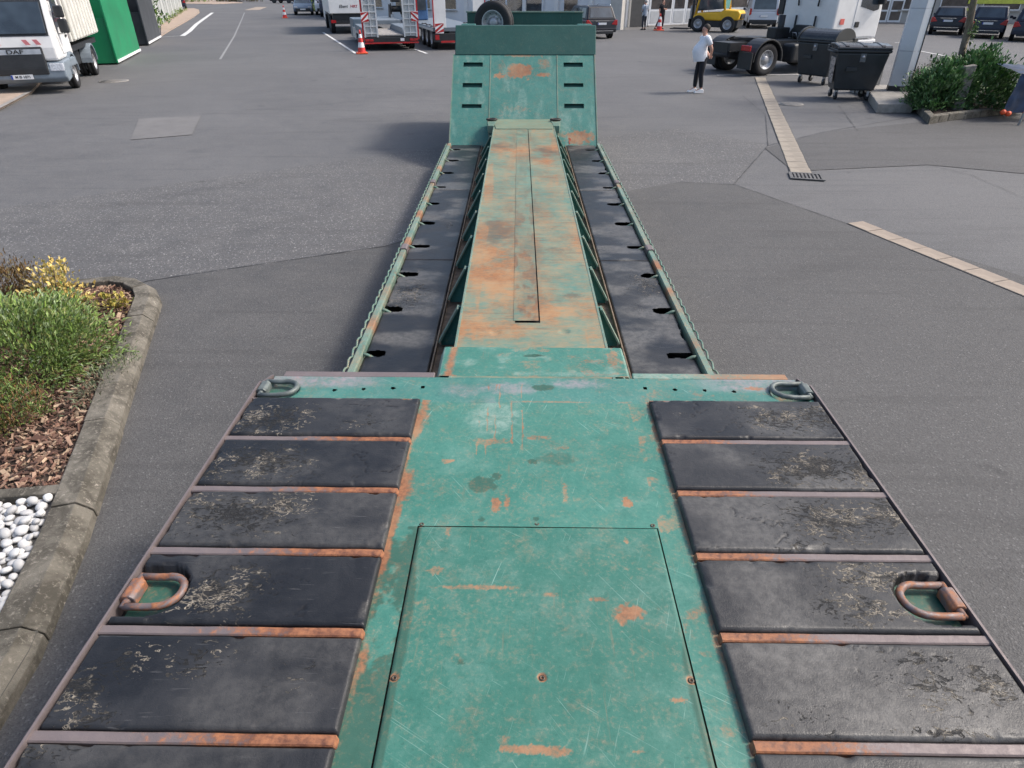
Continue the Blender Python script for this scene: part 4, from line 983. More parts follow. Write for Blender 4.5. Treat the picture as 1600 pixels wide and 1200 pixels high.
# foliage
def foliage_mesh(name, pts_dirs, cols, L, wd, bend=.25):
    """pts_dirs: list of (position, direction, scale); each leaf a folded blade of 4 triangles"""
    n_ = len(pts_dirs); vs = np.zeros((n_, 5, 3), np.float32); cc = np.ones((n_, 5, 4), np.float32)
    for i, (p, d, s) in enumerate(pts_dirs):
        d = d.normalized(); sd_ = d.cross(Vector((random.uniform(-.4, .4), random.uniform(-.4, .4), 1))); sd_.normalize(); up = sd_.cross(d)
        l, w_ = L * s, wd * s
        a = p; m = p + d * l * .5 + up * l * bend * .3; t = p + d * l - Vector((0, 0, l * bend * random.random()))
        for j, q in enumerate((a, m + sd_ * w_ / 2, t, m - sd_ * w_ / 2, m - up * w_ * .2)): vs[i, j] = q
        c = random.choice(cols); jj = random.uniform(.65, 1.3); cc[i, :, :3] = [q * jj for q in c]
    f = np.array([(0, 1, 4), (1, 2, 4), (2, 3, 4), (3, 0, 4)])
    fs = (f[None] + (np.arange(n_) * 5)[:, None, None]).reshape(-1, 3)
    me = bpy.data.meshes.new(name); me.from_pydata(vs.reshape(-1, 3).tolist(), [], fs.tolist())
    at = me.attributes.new('tint', 'FLOAT_COLOR', 'POINT'); at.data.foreach_set('color', cc.ravel()); me.update(); me.materials.append(M_LEAF)
    return me
def bush(name, label, c, rx, ry, rz, n_, cols, L, wd, upness=.6, group=None, z0=.1, clumps=40, stems=14, sc=(M_SOIL,), jitter=.10):
    t = thing(name, label, 'shrub', (c[0], c[1], z0), 0, group)
    cl = []
    for i in range(clumps):
        a = random.uniform(0, 2 * PI); e = random.uniform(.0, 1.) ** .6; ph = math.acos(random.uniform(0, 1))
        d = Vector((math.sin(ph) * math.cos(a) * rx, math.sin(ph) * math.sin(a) * ry, math.cos(ph) * rz)) * (.55 + .45 * e) * random.uniform(.85, 1.08)
        cl.append(d)
    pd = []
    for i in range(n_):
        q = random.choice(cl); off = Vector((random.gauss(0, 1) * jitter, random.gauss(0, 1) * jitter, random.gauss(0, 1) * jitter * .8)); p = q + off
        if p.z < .01: p.z = random.uniform(.01, .08)
        out = Vector((p.x / rx, p.y / ry, p.z / rz)); dirn = out.normalized() * (1 - upness) + Vector((0, 0, upness)) + Vector((random.uniform(-.6, .6), random.uniform(-.6, .6), random.uniform(-.35, .4)))
        pd.append((p, dirn, random.uniform(.6, 1.25)))
    mobj('foliage', foliage_mesh('foliage', pd, cols, L, wd), None, t)
    b = MB()
    for q in cl[:stems]: b.tube([(q.x * .08, q.y * .08, -.02), (q.x * .5, q.y * .5, q.z * .55), tuple(q)], [.012, .008, .004], 5)
    b.build('stems', plain('twig_bark', (.12, .085, .06), .9, 0, .3, 20), t); return t
GREENS = [(.16, .25, .055), (.22, .32, .07), (.27, .36, .12), (.11, .18, .05), (.26, .33, .17), (.18, .27, .08), (.22, .24, .08)]
bush('green_shrub', 'broad bushy green shrub with narrow leaves in the kerbed planting bed', (-4.40, 4.58), .92, .86, .37, 19000, GREENS, .062, .017, .30, clumps=150, jitter=.075)
bush('green_shrub', 'green narrow-leaved shrub at the picture edge, left of the largest one', (-5.30, 4.40), .75, .75, .48, 8000, GREENS, .062, .017, .30, clumps=70, jitter=.085)
bush('yellow_shrub', 'small shrub with yellow leaves behind the green shrub near the kerb bend', (-4.52, 5.62), .30, .22, .46, 750, [(.70, .52, .16), (.76, .60, .26), (.62, .45, .14), (.42, .36, .10)], .05, .032, .5, clumps=34, jitter=.05)
bush('yellow_shrub', 'few low yellow leaves on the bark beside the kerb bend', (-4.02, 5.62), .2, .12, .12, 160, [(.5, .40, .10), (.45, .38, .10), (.3, .3, .08)], .05, .03, .4, clumps=12, jitter=.04)
bush('dry_brown_shrub', 'withered brown shrub behind the green shrub at the picture edge', (-5.20, 5.72), .48, .32, .44, 4200, [(.15, .085, .03), (.20, .12, .045), (.11, .07, .03), (.16, .13, .05)], .05, .011, .6, clumps=60, jitter=.07)
bush('low_heather', 'low green and rust-brown plant at the picture edge on the bark mulch', (-3.92, 3.72), .42, .34, .24, 3800, [(.13, .20, .05), (.18, .25, .07), (.22, .13, .05), (.25, .14, .06), (.10, .15, .05)], .06, .010, .55, clumps=55, jitter=.055)
bush('trailing_plant', 'thin grey-green trailing sprigs on the bark along the kerb', (-3.30, 4.25), .10, .42, .10, 500, [(.17, .20, .12), (.13, .17, .09), (.2, .2, .13)], .05, .009, .4, clumps=22, jitter=.05)

# =================================================================== RIGHT: SIGN PYLON, PLANTER, TREE, BINS, BARRIER
pl = MB(); pl.prism([G(1352, 152)[:2], G(1368, 177)[:2], G(1424, 177)[:2], (10.85, 19.2), (10.9, 20.9), (9.75, 20.9)], 0, .22, 'z')
pl.build('sign_plinth', M_CONC, bevel=.02); tag(bpy.data.objects['sign_plinth'], 'low concrete plinth under the tall grey sign pylon', 'plinth')
py0 = Vector((10.40, 19.75, .22))
pyl = thing('sign_pylon', 'tall light grey metal sign pylon leaning out of the top edge beside the bins', 'sign', tuple(py0), heading(-.36, -.93) + PI)
M_PYL_SHADE = plain('pylon_shade_tone', (.58, .62, .68), .35, .2, .06, 1.5); M_PYL_LIT = plain('pylon_lit_tone', (.76, .79, .83), .35, .2, .05, 1.5)
# main panel faces the camera; narrow face angled right; shade and light put into their tones
for z0, z1 in ((.12, .98), (.985, 1.98), (1.985, 3.4), (3.405, 5.2)):
    MB().prism([(-.26, -.16), (.09, -.16), (.09, .16), (-.26, .16)], z0, z1, 'z').build('front_panel', M_PYL_SHADE, pyl, bevel=.004)
    MB().prism([(.092, -.16), (.26, -.05), (.26, .16), (.092, .16)], z0, z1, 'z').build('corner_panel', M_PYL_LIT, pyl, bevel=.004)
MB().prism([(-.27, -.17), (.10, -.175), (.285, -.06), (.285, .18), (-.27, .18)], 0, .118, 'z').build('foot', M_BLKPL, pyl)
MB().prism([(.262, -.06), (.285, -.05), (.285, .165), (.262, .165)], .119, 5.2, 'z').build('black_edge', M_BLKPL, pyl)
for i, (z, wv) in enumerate(((3.03, .14), (2.94, .2), (2.86, .16))): pass
# grey electric box behind the pylon
eb = thing('cabinet', 'small grey cabinet standing between bin and sign pylon', 'cabinet', (10.05, 20.95, .0)); MB().box(-.35, .35, -.15, .15, 0, .95).build('housing', plain('cabinet_grey', (.30, .295, .28), .7, 0, .1), eb, bevel=.01); MB().box(-.37, .37, -.17, .17, .952, .98).build('lid', plain('cabinet_lid', (.2, .2, .2), .6), eb)
# kerbed planter
pp = resample([G(1425, 170)[:2], G(1450, 195)[:2], G(1480, 190)[:2], G(1530, 184)[:2], (12.15, 17.35), (13.5, 18.0), (14.5, 18.6)], .5)
k2 = tag(MB().box(9.3, 9.31, 16, 16.01, 0, .01).build('planter_kerb', M_CONC), kind='structure')
kc = shift_path(pp, .07)
bq = MB(); nq = len(pp); ki = shift_path(pp, .14)
for i in range(nq - 1):
    a, b2 = Vector(pp[i]), Vector(pp[i + 1]); c2, d2 = Vector(ki[i + 1]), Vector(ki[i]); g_ = (b2 - a).normalized() * .006
    MB().hexa([(*(a + g_), 0), (*(b2 - g_), 0), (*(c2 - g_), 0), (*(d2 + g_), 0)], [(*(a + g_), .17), (*(b2 - g_), .17), (*(c2 - g_), .18), (*(d2 + g_), .18)]).build('kerb_stone', M_KERB, k2, bevel=.015)
sheet('planter_soil', [p for p in ki] + [(14.5, 22), (10.6, 20.2)], .12, M_SOIL)
LAUREL = [(.08, .17, .06), (.11, .23, .075), (.17, .30, .10), (.055, .12, .045), (.26, .36, .19)]
bush('laurel_shrub', 'dense dark green laurel shrub around the tree in the right planter', (11.25, 17.85), 1.25, .75, 1.22, 10000, LAUREL, .15, .055, .35, z0=.12, clumps=130, jitter=.13)
bush('laurel_shrub', 'smaller dark green laurel shrub in front of the stone post beside the pylon', (10.15, 17.45), .62, .62, 1.0, 4200, LAUREL, .14, .05, .4, z0=.12, clumps=60, jitter=.11)
bush('olive_shrub', 'olive brown shrub behind the sign pylon', (10.95, 19.4), .5, .7, .80, 3000, [(.09, .075, .02), (.12, .095, .03), (.07, .08, .025)], .07, .02, .5, z0=.12, clumps=50, jitter=.09)
sp_ = thing('stone_post', 'rough grey stone post standing in the shrub before the tree', 'post', (10.62, 17.2, .1), 0)
b = MB(); b.hexa([(-.12, -.09, 0), (.12, -.09, 0), (.12, .09, 0), (-.12, .09, 0)], [(-.15, -.08, .98), (.10, -.08, 1.02), (.10, .08, 1.02), (-.15, .08, .98)]); b.build('shaft', plain('granite', (.20, .185, .165), .9, 0, .3, 14, .3, bump=.6), sp_, bevel=.02)
tr = thing('tree', 'slim tree trunk rising out of the dark green shrub and past the top edge', 'tree', (10.72, 17.95, .1))
b = MB(); b.tube([(0, 0, 0), (.02, 0, .6), (.04, 0, 1.2), (.0, 0, 1.75), (-.10, 0, 2.4), (-.16, .05, 3.2), (-.2, .1, 4.2)], [.10, .088, .08, .078, .07, .06, .04], 10)
BR = []
for i in range(9):
    z = 2.7 + i * .17; a = i * 2.4; e = Vector((-.14 + math.cos(a) * 1.1, .05 + math.sin(a) * 1.1, z + 1.0)); b.tube([(-.13, .03, z), (-.13 + math.cos(a) * .5, .03 + math.sin(a) * .5, z + .45), tuple(e)], [.03, .02, .008], 6); BR.append(e)
def bark_mat():
    k = NM('tree_bark'); n = k.noise(1., 5, .7, k.map((30, 30, 6))); c = k.mix(k.ramp(n, .3, .7), (.085, .07, .05), (.20, .165, .12)); c = k.mix(k.ramp(k.noise(7, 3), .58, .7, 0, .6), c, (.10, .12, .045)); k.bump(n, .7, .01); return k.done(c, .9)
b.build('trunk', bark_mat(), tr)
pd = []
for i in range(1500):
    e = random.choice(BR); p = e + Vector((random.gauss(0, .38), random.gauss(0, .38), random.gauss(.1, .33))); pd.append((p, Vector((random.uniform(-1, 1), random.uniform(-1, 1), random.uniform(-.6, .5))), random.uniform(.7, 1.2)))
mobj('crown', foliage_mesh('crown', pd, GREENS[:4], .09, .05), None, tr)
pd = [(Vector((.06 + random.gauss(0, .035), -.08 + random.gauss(0, .03), 1.68 + random.gauss(0, .11))), Vector((random.uniform(-.2, 1), random.uniform(-1, .2), random.uniform(-.4, .6))), random.uniform(.6, 1.)) for i in range(90)]
mobj('trunk_shoots', foliage_mesh('trunk_shoots', pd, [(.13, .22, .06), (.17, .26, .08)], .10, .045), None, tr)

# wheeled waste containers
M_BIN = plain('bin_anthracite', (.020, .026, .031), .42, 0, .15, 3, .1); M_BINL = plain('bin_lid', (.026, .03, .034), .26, 0, .15, 3, .06)
def bin_(label, loc, rz, lid='flat'):
    t = thing('waste_container', label, 'waste container', loc, rz, 'black wheeled waste containers')
    b = MB(); b.hexa([(-.52, -.36, .24), (.52, -.36, .24), (.52, .36, .24), (-.52, .36, .24)], [(-.655, -.47, 1.18), (.655, -.47, 1.18), (.655, .50, 1.18), (-.655, .50, 1.18)]); b.build('body', M_BIN, t, bevel=.05, seg=3)
    b = MB(); b.box(-.685, .685, -.50, .53, 1.181, 1.245); b.build('rim_frame', M_BIN, t, bevel=.02)
    if lid == 'flat':
        b = MB(); pts = [(-.505, 1.247), (-.51, 1.30), (-.40, 1.345), (.0, 1.375), (.4, 1.36), (.535, 1.31), (.54, 1.247)]; b.prism(pts, -.68, .68, 'x'); b.build('lid', M_BINL, t, bevel=.03, seg=3)
        for x_ in (-.45, 0, .45): MB().prism([(-.47, 1.33), (-.40, 1.362), (.0, 1.392), (.4, 1.377), (.50, 1.335), (.4, 1.35), (0, 1.37), (-.4, 1.34)], x_ - .05, x_ + .05, 'x').build('lid_rib', M_BINL, t, bevel=.006)
    else:
        pts = [(.50 * math.cos(PI * i / 14), 1.247 + .30 * math.sin(PI * i / 14)) for i in range(15)]
        b = MB(); b.prism(pts, -.62, .62, 'x'); b.build('lid', M_BINL, t, bevel=.02, seg=2)
        for s_ in (-1, 1):
            pts2 = [(.54 * math.cos(PI * i / 14), 1.246 + .34 * math.sin(PI * i / 14)) for i in range(15)]; MB().prism(pts2, s_ * .64 - .025, s_ * .64 + .025, 'x').build('lid_side', M_BIN, t, bevel=.008)
    for s_ in (-1, 1):
        b = MB(); b.tube([(s_ * .66, -.3, 1.16), (s_ * .73, -.25, 1.18), (s_ * .73, .25, 1.18), (s_ * .66, .3, 1.16)], .022, 8); b.build('handle', M_BIN, t)
        b = MB(); b.box(s_ * .67 - .03, s_ * .67 + .03, .42, .62, 1.15, 1.30); b.build('hinge', M_BIN, t, bevel=.01)
    MB().box(-.07, .07, -.478, -.43, .95, 1.16).build('lock_plate', plain('lock_grey', (.12, .13, .14), .4, .2), t, bevel=.01)
    MB().lathe([(.035, 0), (.035, .02), (0, .024)], 14, Matrix.Translation((0, -.48, 1.08)) @ Matrix.Rotation(PI / 2, 4, 'X')).build('lock', M_ALU, t)
    b = MB(); b.prism([(-.35, .82), (-.08, .82), (-.08, .72), (-.35, .72)], -.462, -.42, 'y'); b.build('emboss', M_BIN, t, bevel=.01)
    if lid == 'flat':
        b = MB(); b.hexa([(-.615, -.30, .42), (-.605, -.30, .42), (-.605, .1, .42), (-.615, .1, .42)], [(-.665, -.34, 1.05), (-.64, -.34, 1.05), (-.64, .1, 1.05), (-.665, .1, 1.05)]); b.build('warning_sticker', sticker_mat, t)
    for x_ in (-.42, .42):
        for y_ in (-.28, .30):
            wq = MB(); wq.lathe([(.06, -.028), (.1, -.026), (.1, .026), (.06, .028)], 18, Matrix.Rotation(PI / 2, 4, 'Y')); o = wq.build('castor', M_TYRE, t, (x_, y_, .10), (0, 0, .5 + x_))
            MB().box(-.04, .04, -.03, .03, .0, .14).build('fork', M_RIM, o, (0, 0, .0))
    return t
k = NM('worn_sticker'); n = k.noise(14, 4, .7); sticker_mat = k.done(k.mix(k.ramp(n, .42, .5), (.025, .03, .035), (.46, .40, .36)), .6)
bin_('black wheeled waste container with flat lid nearest the sign pylon', (9.08, 19.75, .012), -.16, 'flat')
bin_('black wheeled waste container with rounded shiny lid behind the flat-lidded one', (9.42, 22.95, .012), heading(-.82, -.58) + PI, 'dome')
# barrier with blue tarpaulin at the right edge
bar = thing('tarp_barrier', 'grey pole frame draped with blue tarpaulin and orange clips at the right edge', 'barrier', (11.38, 16.0, .0))
MP = plain('galvanised_pole', (.40, .41, .42), .4, .5, .1)
b = MB(); b.tube([(-.14, -.25, .0), (.12, .0, .62), (.35, .25, 1.25)], .025, 8); b.build('pole', MP, bar)
b = MB(); b.tube([(-.05, .35, .75), (.25, .25, 1.55), (.4, .2, 2.0)], .022, 8); b.build('pole', MP, bar)
b = MB(); b.tube([(-.05, .3, 1.02), (1.6, .6, 1.04)], .02, 8); b.build('crossbar', MP, bar)
xs = lin(-.15, 1.6, .05); zs = lin(.2, 1.02, .05); X, T = np.meshgrid(xs, zs); XX = X - .18 * (1.0 - T) * (X < .4)
grid_obj('tarpaulin', XX, .30 + .16 * X + .12 * (fbm(X * 4, T * 3, 3, 5) - .5) - .1 * (1 - T), T, plain('blue_tarp', (.022, .042, .085), .8, 0, .35, 4), bar)
xs = lin(-.12, 1.4, .06); ts = lin(0, 1.0, .06); X, T = np.meshgrid(xs, ts)
grid_obj('tarpaulin_top', X, .32 + T, 1.02 + .10 * T + .10 * (fbm(X * 3, T * 3, 3, 8) - .5) - .25 * ss(.9, 1.3, T), MATS['blue_tarp'], bar)
for p in ((.0, .28, 1.03), (-.28, .2, .22), (-.16, .18, .19), (.25, .2, .2)):
    MB().lathe([(0, -.05), (.05, -.04), (.06, .0), (.05, .04), (0, .05)], 10, Matrix.Translation(p) @ Matrix.Rotation(1.1, 4, 'X'), close=False).build('clip', M_ORANGE, bar)

# =================================================================== PARKED VEHICLES
M_PLATE = plain('number_plate', (.72, .73, .74), .4, 0, .03)
M_PBLUE = plain('plate_blue', (.02, .06, .35), .4)
M_INK = plain('plate_ink', (.02, .02, .02), .6)
M_CHROME = plain('chrome_trim', (.6, .61, .63), .2, .9, .05)
def car(name, label, loc, hd, L, Wd, Hh, paint, cat='car', group=None, belt=.98, rear_lean=.35, hood=True, glass_rear=True, plate='', roofrail=False, bumper=None, rtrim=False, front_plate=False):
    """local +Y forward, origin on the ground under the middle"""
    t = thing(name, label, cat, loc, hd, group); h2 = L / 2; w2 = Wd / 2
    low = [(-h2 + .03, .34), (-h2, .55), (-h2 + .02, .72), (-h2 + .07, belt), (h2 * .42, belt + .02), (h2 - .35, belt - .10), (h2 - .06, belt - .28), (h2, .55), (h2 - .05, .32)]
    if not hood: low = [(-h2 + .03, .34), (-h2, .55), (-h2 + .02, .72), (-h2 + .05, belt), (h2 - .95, belt + .05), (h2 - .25, belt - .05), (h2 - .03, belt - .3), (h2, .55), (h2 - .05, .32)]
    b = MB(); b.prism(low, -w2, w2, 'x'); b.build('body', paint, t, bevel=.09, seg=3)
    yb0, yb1 = -h2 + .08, (h2 * .44 if hood else h2 - .75); yt0, yt1 = yb0 + rear_lean, (h2 * .44 - .75 if hood else h2 - 1.45)
    wt = w2 - (.20 if hood else .10); zt = Hh; zb = belt - .02
    lo = [(-w2 + .03, yb0, zb), (w2 - .03, yb0, zb), (w2 - .03, yb1, zb), (-w2 + .03, yb1, zb)]; hi = [(-wt, yt0, zt), (wt, yt0, zt), (wt, yt1, zt), (-wt, yt1, zt)]
    MB().hexa(lo, hi).build('cabin', paint, t, bevel=.07, seg=3)
    def pane(nm, q, u0, u1, v0, v1, off, mat, segs=1):
        """patch of a cabin face given by its four corners (bl, br, tr, tl)"""
        bl, br, tr_, tl = [Vector(p) for p in q]; nr = (br - bl).cross(tl - bl).normalized() * off
        def pt(u, v): return (bl.lerp(br, u)).lerp(tl.lerp(tr_, u), v)
        ps = [pt(u0, v0), pt(u1, v0), pt(u1, v1), pt(u0, v1)]; ins = nr * .8 + nr
        m = MB(); m.hexa([p - nr * 2 for p in ps], [p + nr for p in ps]); return m.build(nm, mat, t, bevel=.008)
    rear = (lo[0], lo[1], hi[1], hi[0]); front = (lo[2], lo[3], hi[3], hi[2]); rt = (lo[1], lo[2], hi[2], hi[1]); lf = (lo[3], lo[0], hi[0], hi[3])
    if glass_rear: pane('rear_window', rear, .10, .90, .16, .88, .012, M_GLASS)
    pane('windscreen', front, .06, .94, .10, .92, .012, M_GLASS)
    if hood:
        for fc in (rt, lf):
            pane('side_window', fc, *((.08, .34) if fc is rt else (.66, .92)), .14, .88, .012, M_GLASS); pane('side_window', fc, *((.37, .60) if fc is rt else (.40, .63)), .14, .88, .012, M_GLASS); pane('side_window', fc, *((.63, .84) if fc is rt else (.16, .37)), .14, .86, .012, M_GLASS)
    else:
        for fc in (rt, lf): pane('side_window', fc, *((.74, .95) if fc is rt else (.05, .26)), .14, .88, .012, M_GLASS)
    for s_ in (-1, 1):
        z0 = .62 if hood else .75; z1 = belt - .02 if hood else belt + .18
        b = MB(); b.prism([(s_ * (w2 + .004), z0 + .06), (s_ * (w2 + .004), z1), (s_ * (w2 - .14), z1), (s_ * (w2 - (.36 if hood else .14)), z0 + .12)], -h2 - .004, -h2 + .16, 'y'); b.build('tail_light', M_REDL, t, bevel=.02)
        MB().box(s_ * (w2 - .24) - .17, s_ * (w2 - .24) + .17, h2 - .26, h2 - .02, .62, .76).build('headlight', M_LENS, t, bevel=.03)
        MB().box(min(s_ * w2, s_ * (w2 + .17)), max(s_ * w2, s_ * (w2 + .17)), yb1 - .45, yb1 - .32, belt - .02, belt + .13).build('mirror', paint if hood else M_BLKPL, t, bevel=.03)
        for y_ in (-h2 + .85, h2 - .88):
            b = MB(); b.lathe([(.39, -.03), (.39, .012), (.30, .013)], 24, Matrix.Translation((s_ * (w2 - .01), y_, .34)) @ Matrix.Rotation(s_ * PI / 2, 4, 'Y')); b.build('wheel_arch', M_BLKPL, t)
            put_wheel(W_CAR, t, (s_ * (w2 - .10), y_, .335), s_)
    MB().box(-w2 + .05, w2 - .05, -h2 - .035, -h2 + .1, .34, .56).build('rear_bumper', bumper or paint, t, bevel=.05)
    MB().box(-w2 + .25, w2 - .25, -h2 - .038, -h2 + .02, .26, .36).build('rear_valance', M_BLKPL, t, bevel=.02)
    if rtrim:
        MB().box(-w2 + .25, w2 - .25, -h2 - .05, -h2 - .03, .40, .435).build('bumper_trim', M_CHROME, t); MB().box(-.42, .42, -h2 - .012, -h2 + .03, .90, .925).build('tailgate_trim', M_CHROME, t)
    p = MB(); p.box(-.26, .26, -h2 - .016, -h2 + .03, .72, .83); pl_ = p.build('number_plate', M_PLATE, t); 
    MB().box(-.26, -.22, -h2 - .018, -h2 - .0165, .721, .829).build('blue_band', M_PBLUE, pl_)
    MB().box(-w2 + .2, w2 - .2, h2 - .05, h2 + .02, .36, .60).build('grille', M_BLKPL, t, bevel=.02)
    if front_plate: MB().box(-.26, .26, h2 + .021, h2 + .03, .46, .57).build('number_plate', M_PLATE, t)
    if roofrail:
        for s_ in (-1, 1): MB().tube([(s_ * (wt - .05), yt0 + .1, zt + .01), (s_ * (wt - .04), yt0 + .25, zt + .06), (s_ * (wt - .04), yt1 - .3, zt + .06), (s_ * (wt - .05), yt1 - .12, zt + .01)], .016, 6).build('roof_rail', M_CHROME, t)
    return t
P_BLACK = carpaint('black_car_paint', (.012, .013, .018)); P_NAVY = carpaint('navy_car_paint', (.014, .02, .038)); P_SIL = carpaint('silver_van_paint', (.50, .54, .59), .15); P_BLUE = carpaint('grey_blue_paint', (.10, .14, .20)); P_WHT = carpaint('white_car_paint', (.72, .72, .72))
car('parked_car', 'dark estate car with red tail lights parked behind the trailer gooseneck', (3.75, 44.2, 0), heading(-.30, .954), 4.7, 1.88, 1.62, P_BLACK, roofrail=True, rtrim=True)
car('parked_car', 'black hatchback partly behind the sign pylon, leftmost of the three parked on the right', (25.95 + .55 * 2.15, 45.6 + .835 * 2.15, 0), heading(.55, .835), 4.3, 1.82, 1.50, P_BLACK, group='dark cars parked on the right', rtrim=True)
car('parked_car', 'dark navy car with chrome bumper strip partly hidden by the tree trunk', (26.55 + .55 * 2.3, 42.6 + .835 * 2.3, 0), heading(.55, .835), 4.6, 1.86, 1.60, P_NAVY, group='dark cars parked on the right', rtrim=True)
car('parked_car', 'dark car cut off by the right picture edge', (27.45 + .55 * 2.25, 40.0 + .835 * 2.25, 0), heading(.55, .835), 4.5, 1.86, 1.66, P_NAVY, group='dark cars parked on the right')
car('parked_van', 'silver panel van seen from behind beside the yellow forklift', (17.2, 54.2, 0), heading(.21, .978), 4.9, 1.95, 1.95, P_SIL, 'van', None, 1.05, .12, False, True, bumper=M_BLKPL)
car('parked_car', 'grey-blue car facing the camera far down the road', (-22.2, 75.0, 0), heading(.25, -.968), 4.4, 1.80, 1.48, P_BLUE, front_plate=True)
car('parked_van', 'dark van with white cab roof parked behind the small far car', (-18.55, 71.4, 0), heading(.25, -.968), 4.9, 1.95, 2.1, P_NAVY, 'van', None, 1.15, .12, False, front_plate=True)
car('parked_van', 'white van half hidden behind the dark van on the road', (-20.2, 75.8, 0), heading(.25, -.968), 4.9, 1.95, 2.1, P_WHT, 'van', None, 1.15, .12, False)
car('parked_car', 'dark car at the end of the grey fence', (-41.6, 89.5, 0), heading(-.4, .92), 4.4, 1.8, 1.5, P_NAVY)
car('parked_car', 'tiny dark car at the top edge of the road', (-37.2, 116.5, 0), heading(.95, -.3), 4.4, 1.8, 1.5, P_BLACK)

# --- white lorry with tipper body at the left edge
df = thing('white_lorry', 'white lorry with corrugated tipper body at the left edge', 'lorry', (-14.82, 21.32, 0), heading(.36, -.933))
def dfb(name, mat, bevel=.0, par=None, **k_): 
    pass
w2 = 1.05
cabp = [(-.75, .86), (-.75, 2.55), (.60, 2.60), (.92, 2.42), (1.24, 1.50), (1.30, 1.2), (1.30, .86)]
MB().prism(cabp, -w2, w2, 'x').build('cab', M_WHITE, df, bevel=.07, seg=3)
MB().prism([(.965, 2.32), (1.230, 1.55), (1.262, 1.55), (.997, 2.32)], -w2 + .13, w2 - .13, 'x').build('windscreen', M_GLASS, df, bevel=.01)
MB().prism([(.925, 2.37), (1.232, 1.49), (1.251, 1.49), (.944, 2.37)], -w2 + .09, w2 - .09, 'x').build('windscreen_seal', M_BLKPL, df)
for s_ in (-1, 1):
    x0, x1 = sorted((s_ * w2, s_ * (w2 + .02)))
    dr = MB().prism([(-.42, 1.00), (-.42, 2.45), (.45, 2.45), (.78, 1.72), (.80, 1.45), (.62, 1.0)], x0, x1, 'x').build('door', M_WHITE, df, bevel=.006)
    x0, x1 = sorted((s_ * (w2 + .021), s_ * (w2 + .03)))
    MB().prism([(-.30, 1.70), (-.30, 2.36), (.40, 2.36), (.66, 1.78), (.66, 1.55), (.55, 1.52), (.45, 1.66)], x0, x1, 'x').build('window', M_GLASS, dr)
    x0, x1 = sorted((s_ * (w2 + .021), s_ * (w2 + .05))); MB().box(x0, x1, -.34, -.16, 1.38, 1.44).build('handle', M_BLKPL, dr)
    x0, x1 = sorted((s_ * (w2 + .02), s_ * (w2 + .026))); MB().prism([(.1, 1.0), (.1, 1.42), (.36, 1.42), (.5, 1.0)], x0, x1, 'x').build('step_panel', M_WALL, df)
    x0, x1 = sorted((s_ * (w2 + .10), s_ * (w2 + .34)))
    MB().box(x0, x1, .58, .72, 1.92, 2.22).build('mirror', M_BLKPL, df, bevel=.04); MB().box(x0, x1, .50, .66, 1.52, 1.88).build('mirror', M_BLKPL, df, bevel=.04)
    MB().tube([(s_ * w2, .55, 2.35), (s_ * (w2 + .2), .63, 2.25), (s_ * (w2 + .2), .6, 1.5), (s_ * w2, .5, 1.5)], .014, 6).build('mirror_arm', M_BLKPL, df)
    # mudguards and wheels
    b = MB(); pr = []
    for i in range(13): a = PI * i / 12; pr.append((.56 * math.cos(a), .44 + .56 * math.sin(a)))
    for i in range(12, -1, -1): a = PI * i / 12; pr.append((.50 * math.cos(a), .44 + .50 * math.sin(a)))
    x0, x1 = sorted((s_ * .80, s_ * 1.12))
    MB().prism(pr, x0, x1, 'x').build('mudguard', M_GREYPL, df); MB().prism([(p[0] - 3.45, p[1]) for p in pr], x0, x1, 'x').build('mudguard', M_GREYPL, df)
    put_wheel(W_LF, df, (s_ * .975, 0, .42), s_); put_wheel(W_LF, df, (s_ * .985, -3.45, .42), s_); 
    put_wheel(W_LF, df, (s_ * .70, -3.45, .42), -s_)
    MB().prism([(.98, .60), (1.375, .60), (1.335, .80), (1.0, .80)], min(s_ * .74, s_ * 1.10), max(s_ * .74, s_ * 1.10), 'x').build('headlight', M_LENS, df, bevel=.02)
    x0, x1 = sorted((s_ * .45, s_ * .80))
    MB().box(x0, x1, -2.9, -1.0, .42, .85).build('tank', M_CHAS, df, bevel=.05)
MB().prism([(-.5, .60), (.62, .62), (.70, .36), (1.22, .30), (1.36, .42), (1.36, .66), (1.28, .84), (.6, .86), (-.5, .86)], -1.12, 1.12, 'x').build('bumper', M_GREYPL, df, bevel=.05, seg=3)
MB().prism([(1.24, .55), (1.395, .52), (1.395, .68), (1.33, 1.22), (1.24, 1.24)], -.70, .70, 'x').build('grille', M_BLKPL, df, bevel=.03)
MB().prism([(1.335, 1.04), (1.352, 1.04), (1.336, 1.18), (1.32, 1.18)], -.66, .66, 'x').build('badge_panel', M_ALU, df, bevel=.01)
for z in (.70, .80, .90): MB().box(-.64, .64, 1.36 - (z - .7) * .13 + .02, 1.392 - (z - .7) * .13, z - .015, z + .015).build('grille_slat', M_CHAS, df)
text_obj('badge_lettering', 'DAF', .15, M_INK, df, (-.02, 1.356, 1.11), (PI / 2 - .14, 0, PI), True, 0, 1.5)
MB().box(-.27, .27, 1.385, 1.395, .42, .54).build('number_plate', M_PLATE, df); MB().box(.225, .268, 1.396, 1.399, .425, .535).build('plate_band', M_PBLUE, df)
text_obj('plate_lettering', 'M IS 1071', .095, M_INK, df, (-.02, 1.398, .48), (PI / 2, 0, PI), True)
for x_ in (-.62, -.36, .36, .62):
    MB().prism([(-x_ - .1, 1.28), (-x_ + .02, 1.28), (-x_ + .10, 1.41), (-x_ - .02, 1.41)], 1.304, 1.307, 'y').build('warning_stripe', plain('pink_red_film', (.62, .20, .22), .5), df)
MB().box(-.42, .42, -5.6, -.6, .62, .90).build('chassis', M_CHAS, df, bevel=.02)
MB().box(-1.0, 1.0, -5.3, -.95, .92, 1.08).build('sub_frame', M_CHAS, df)
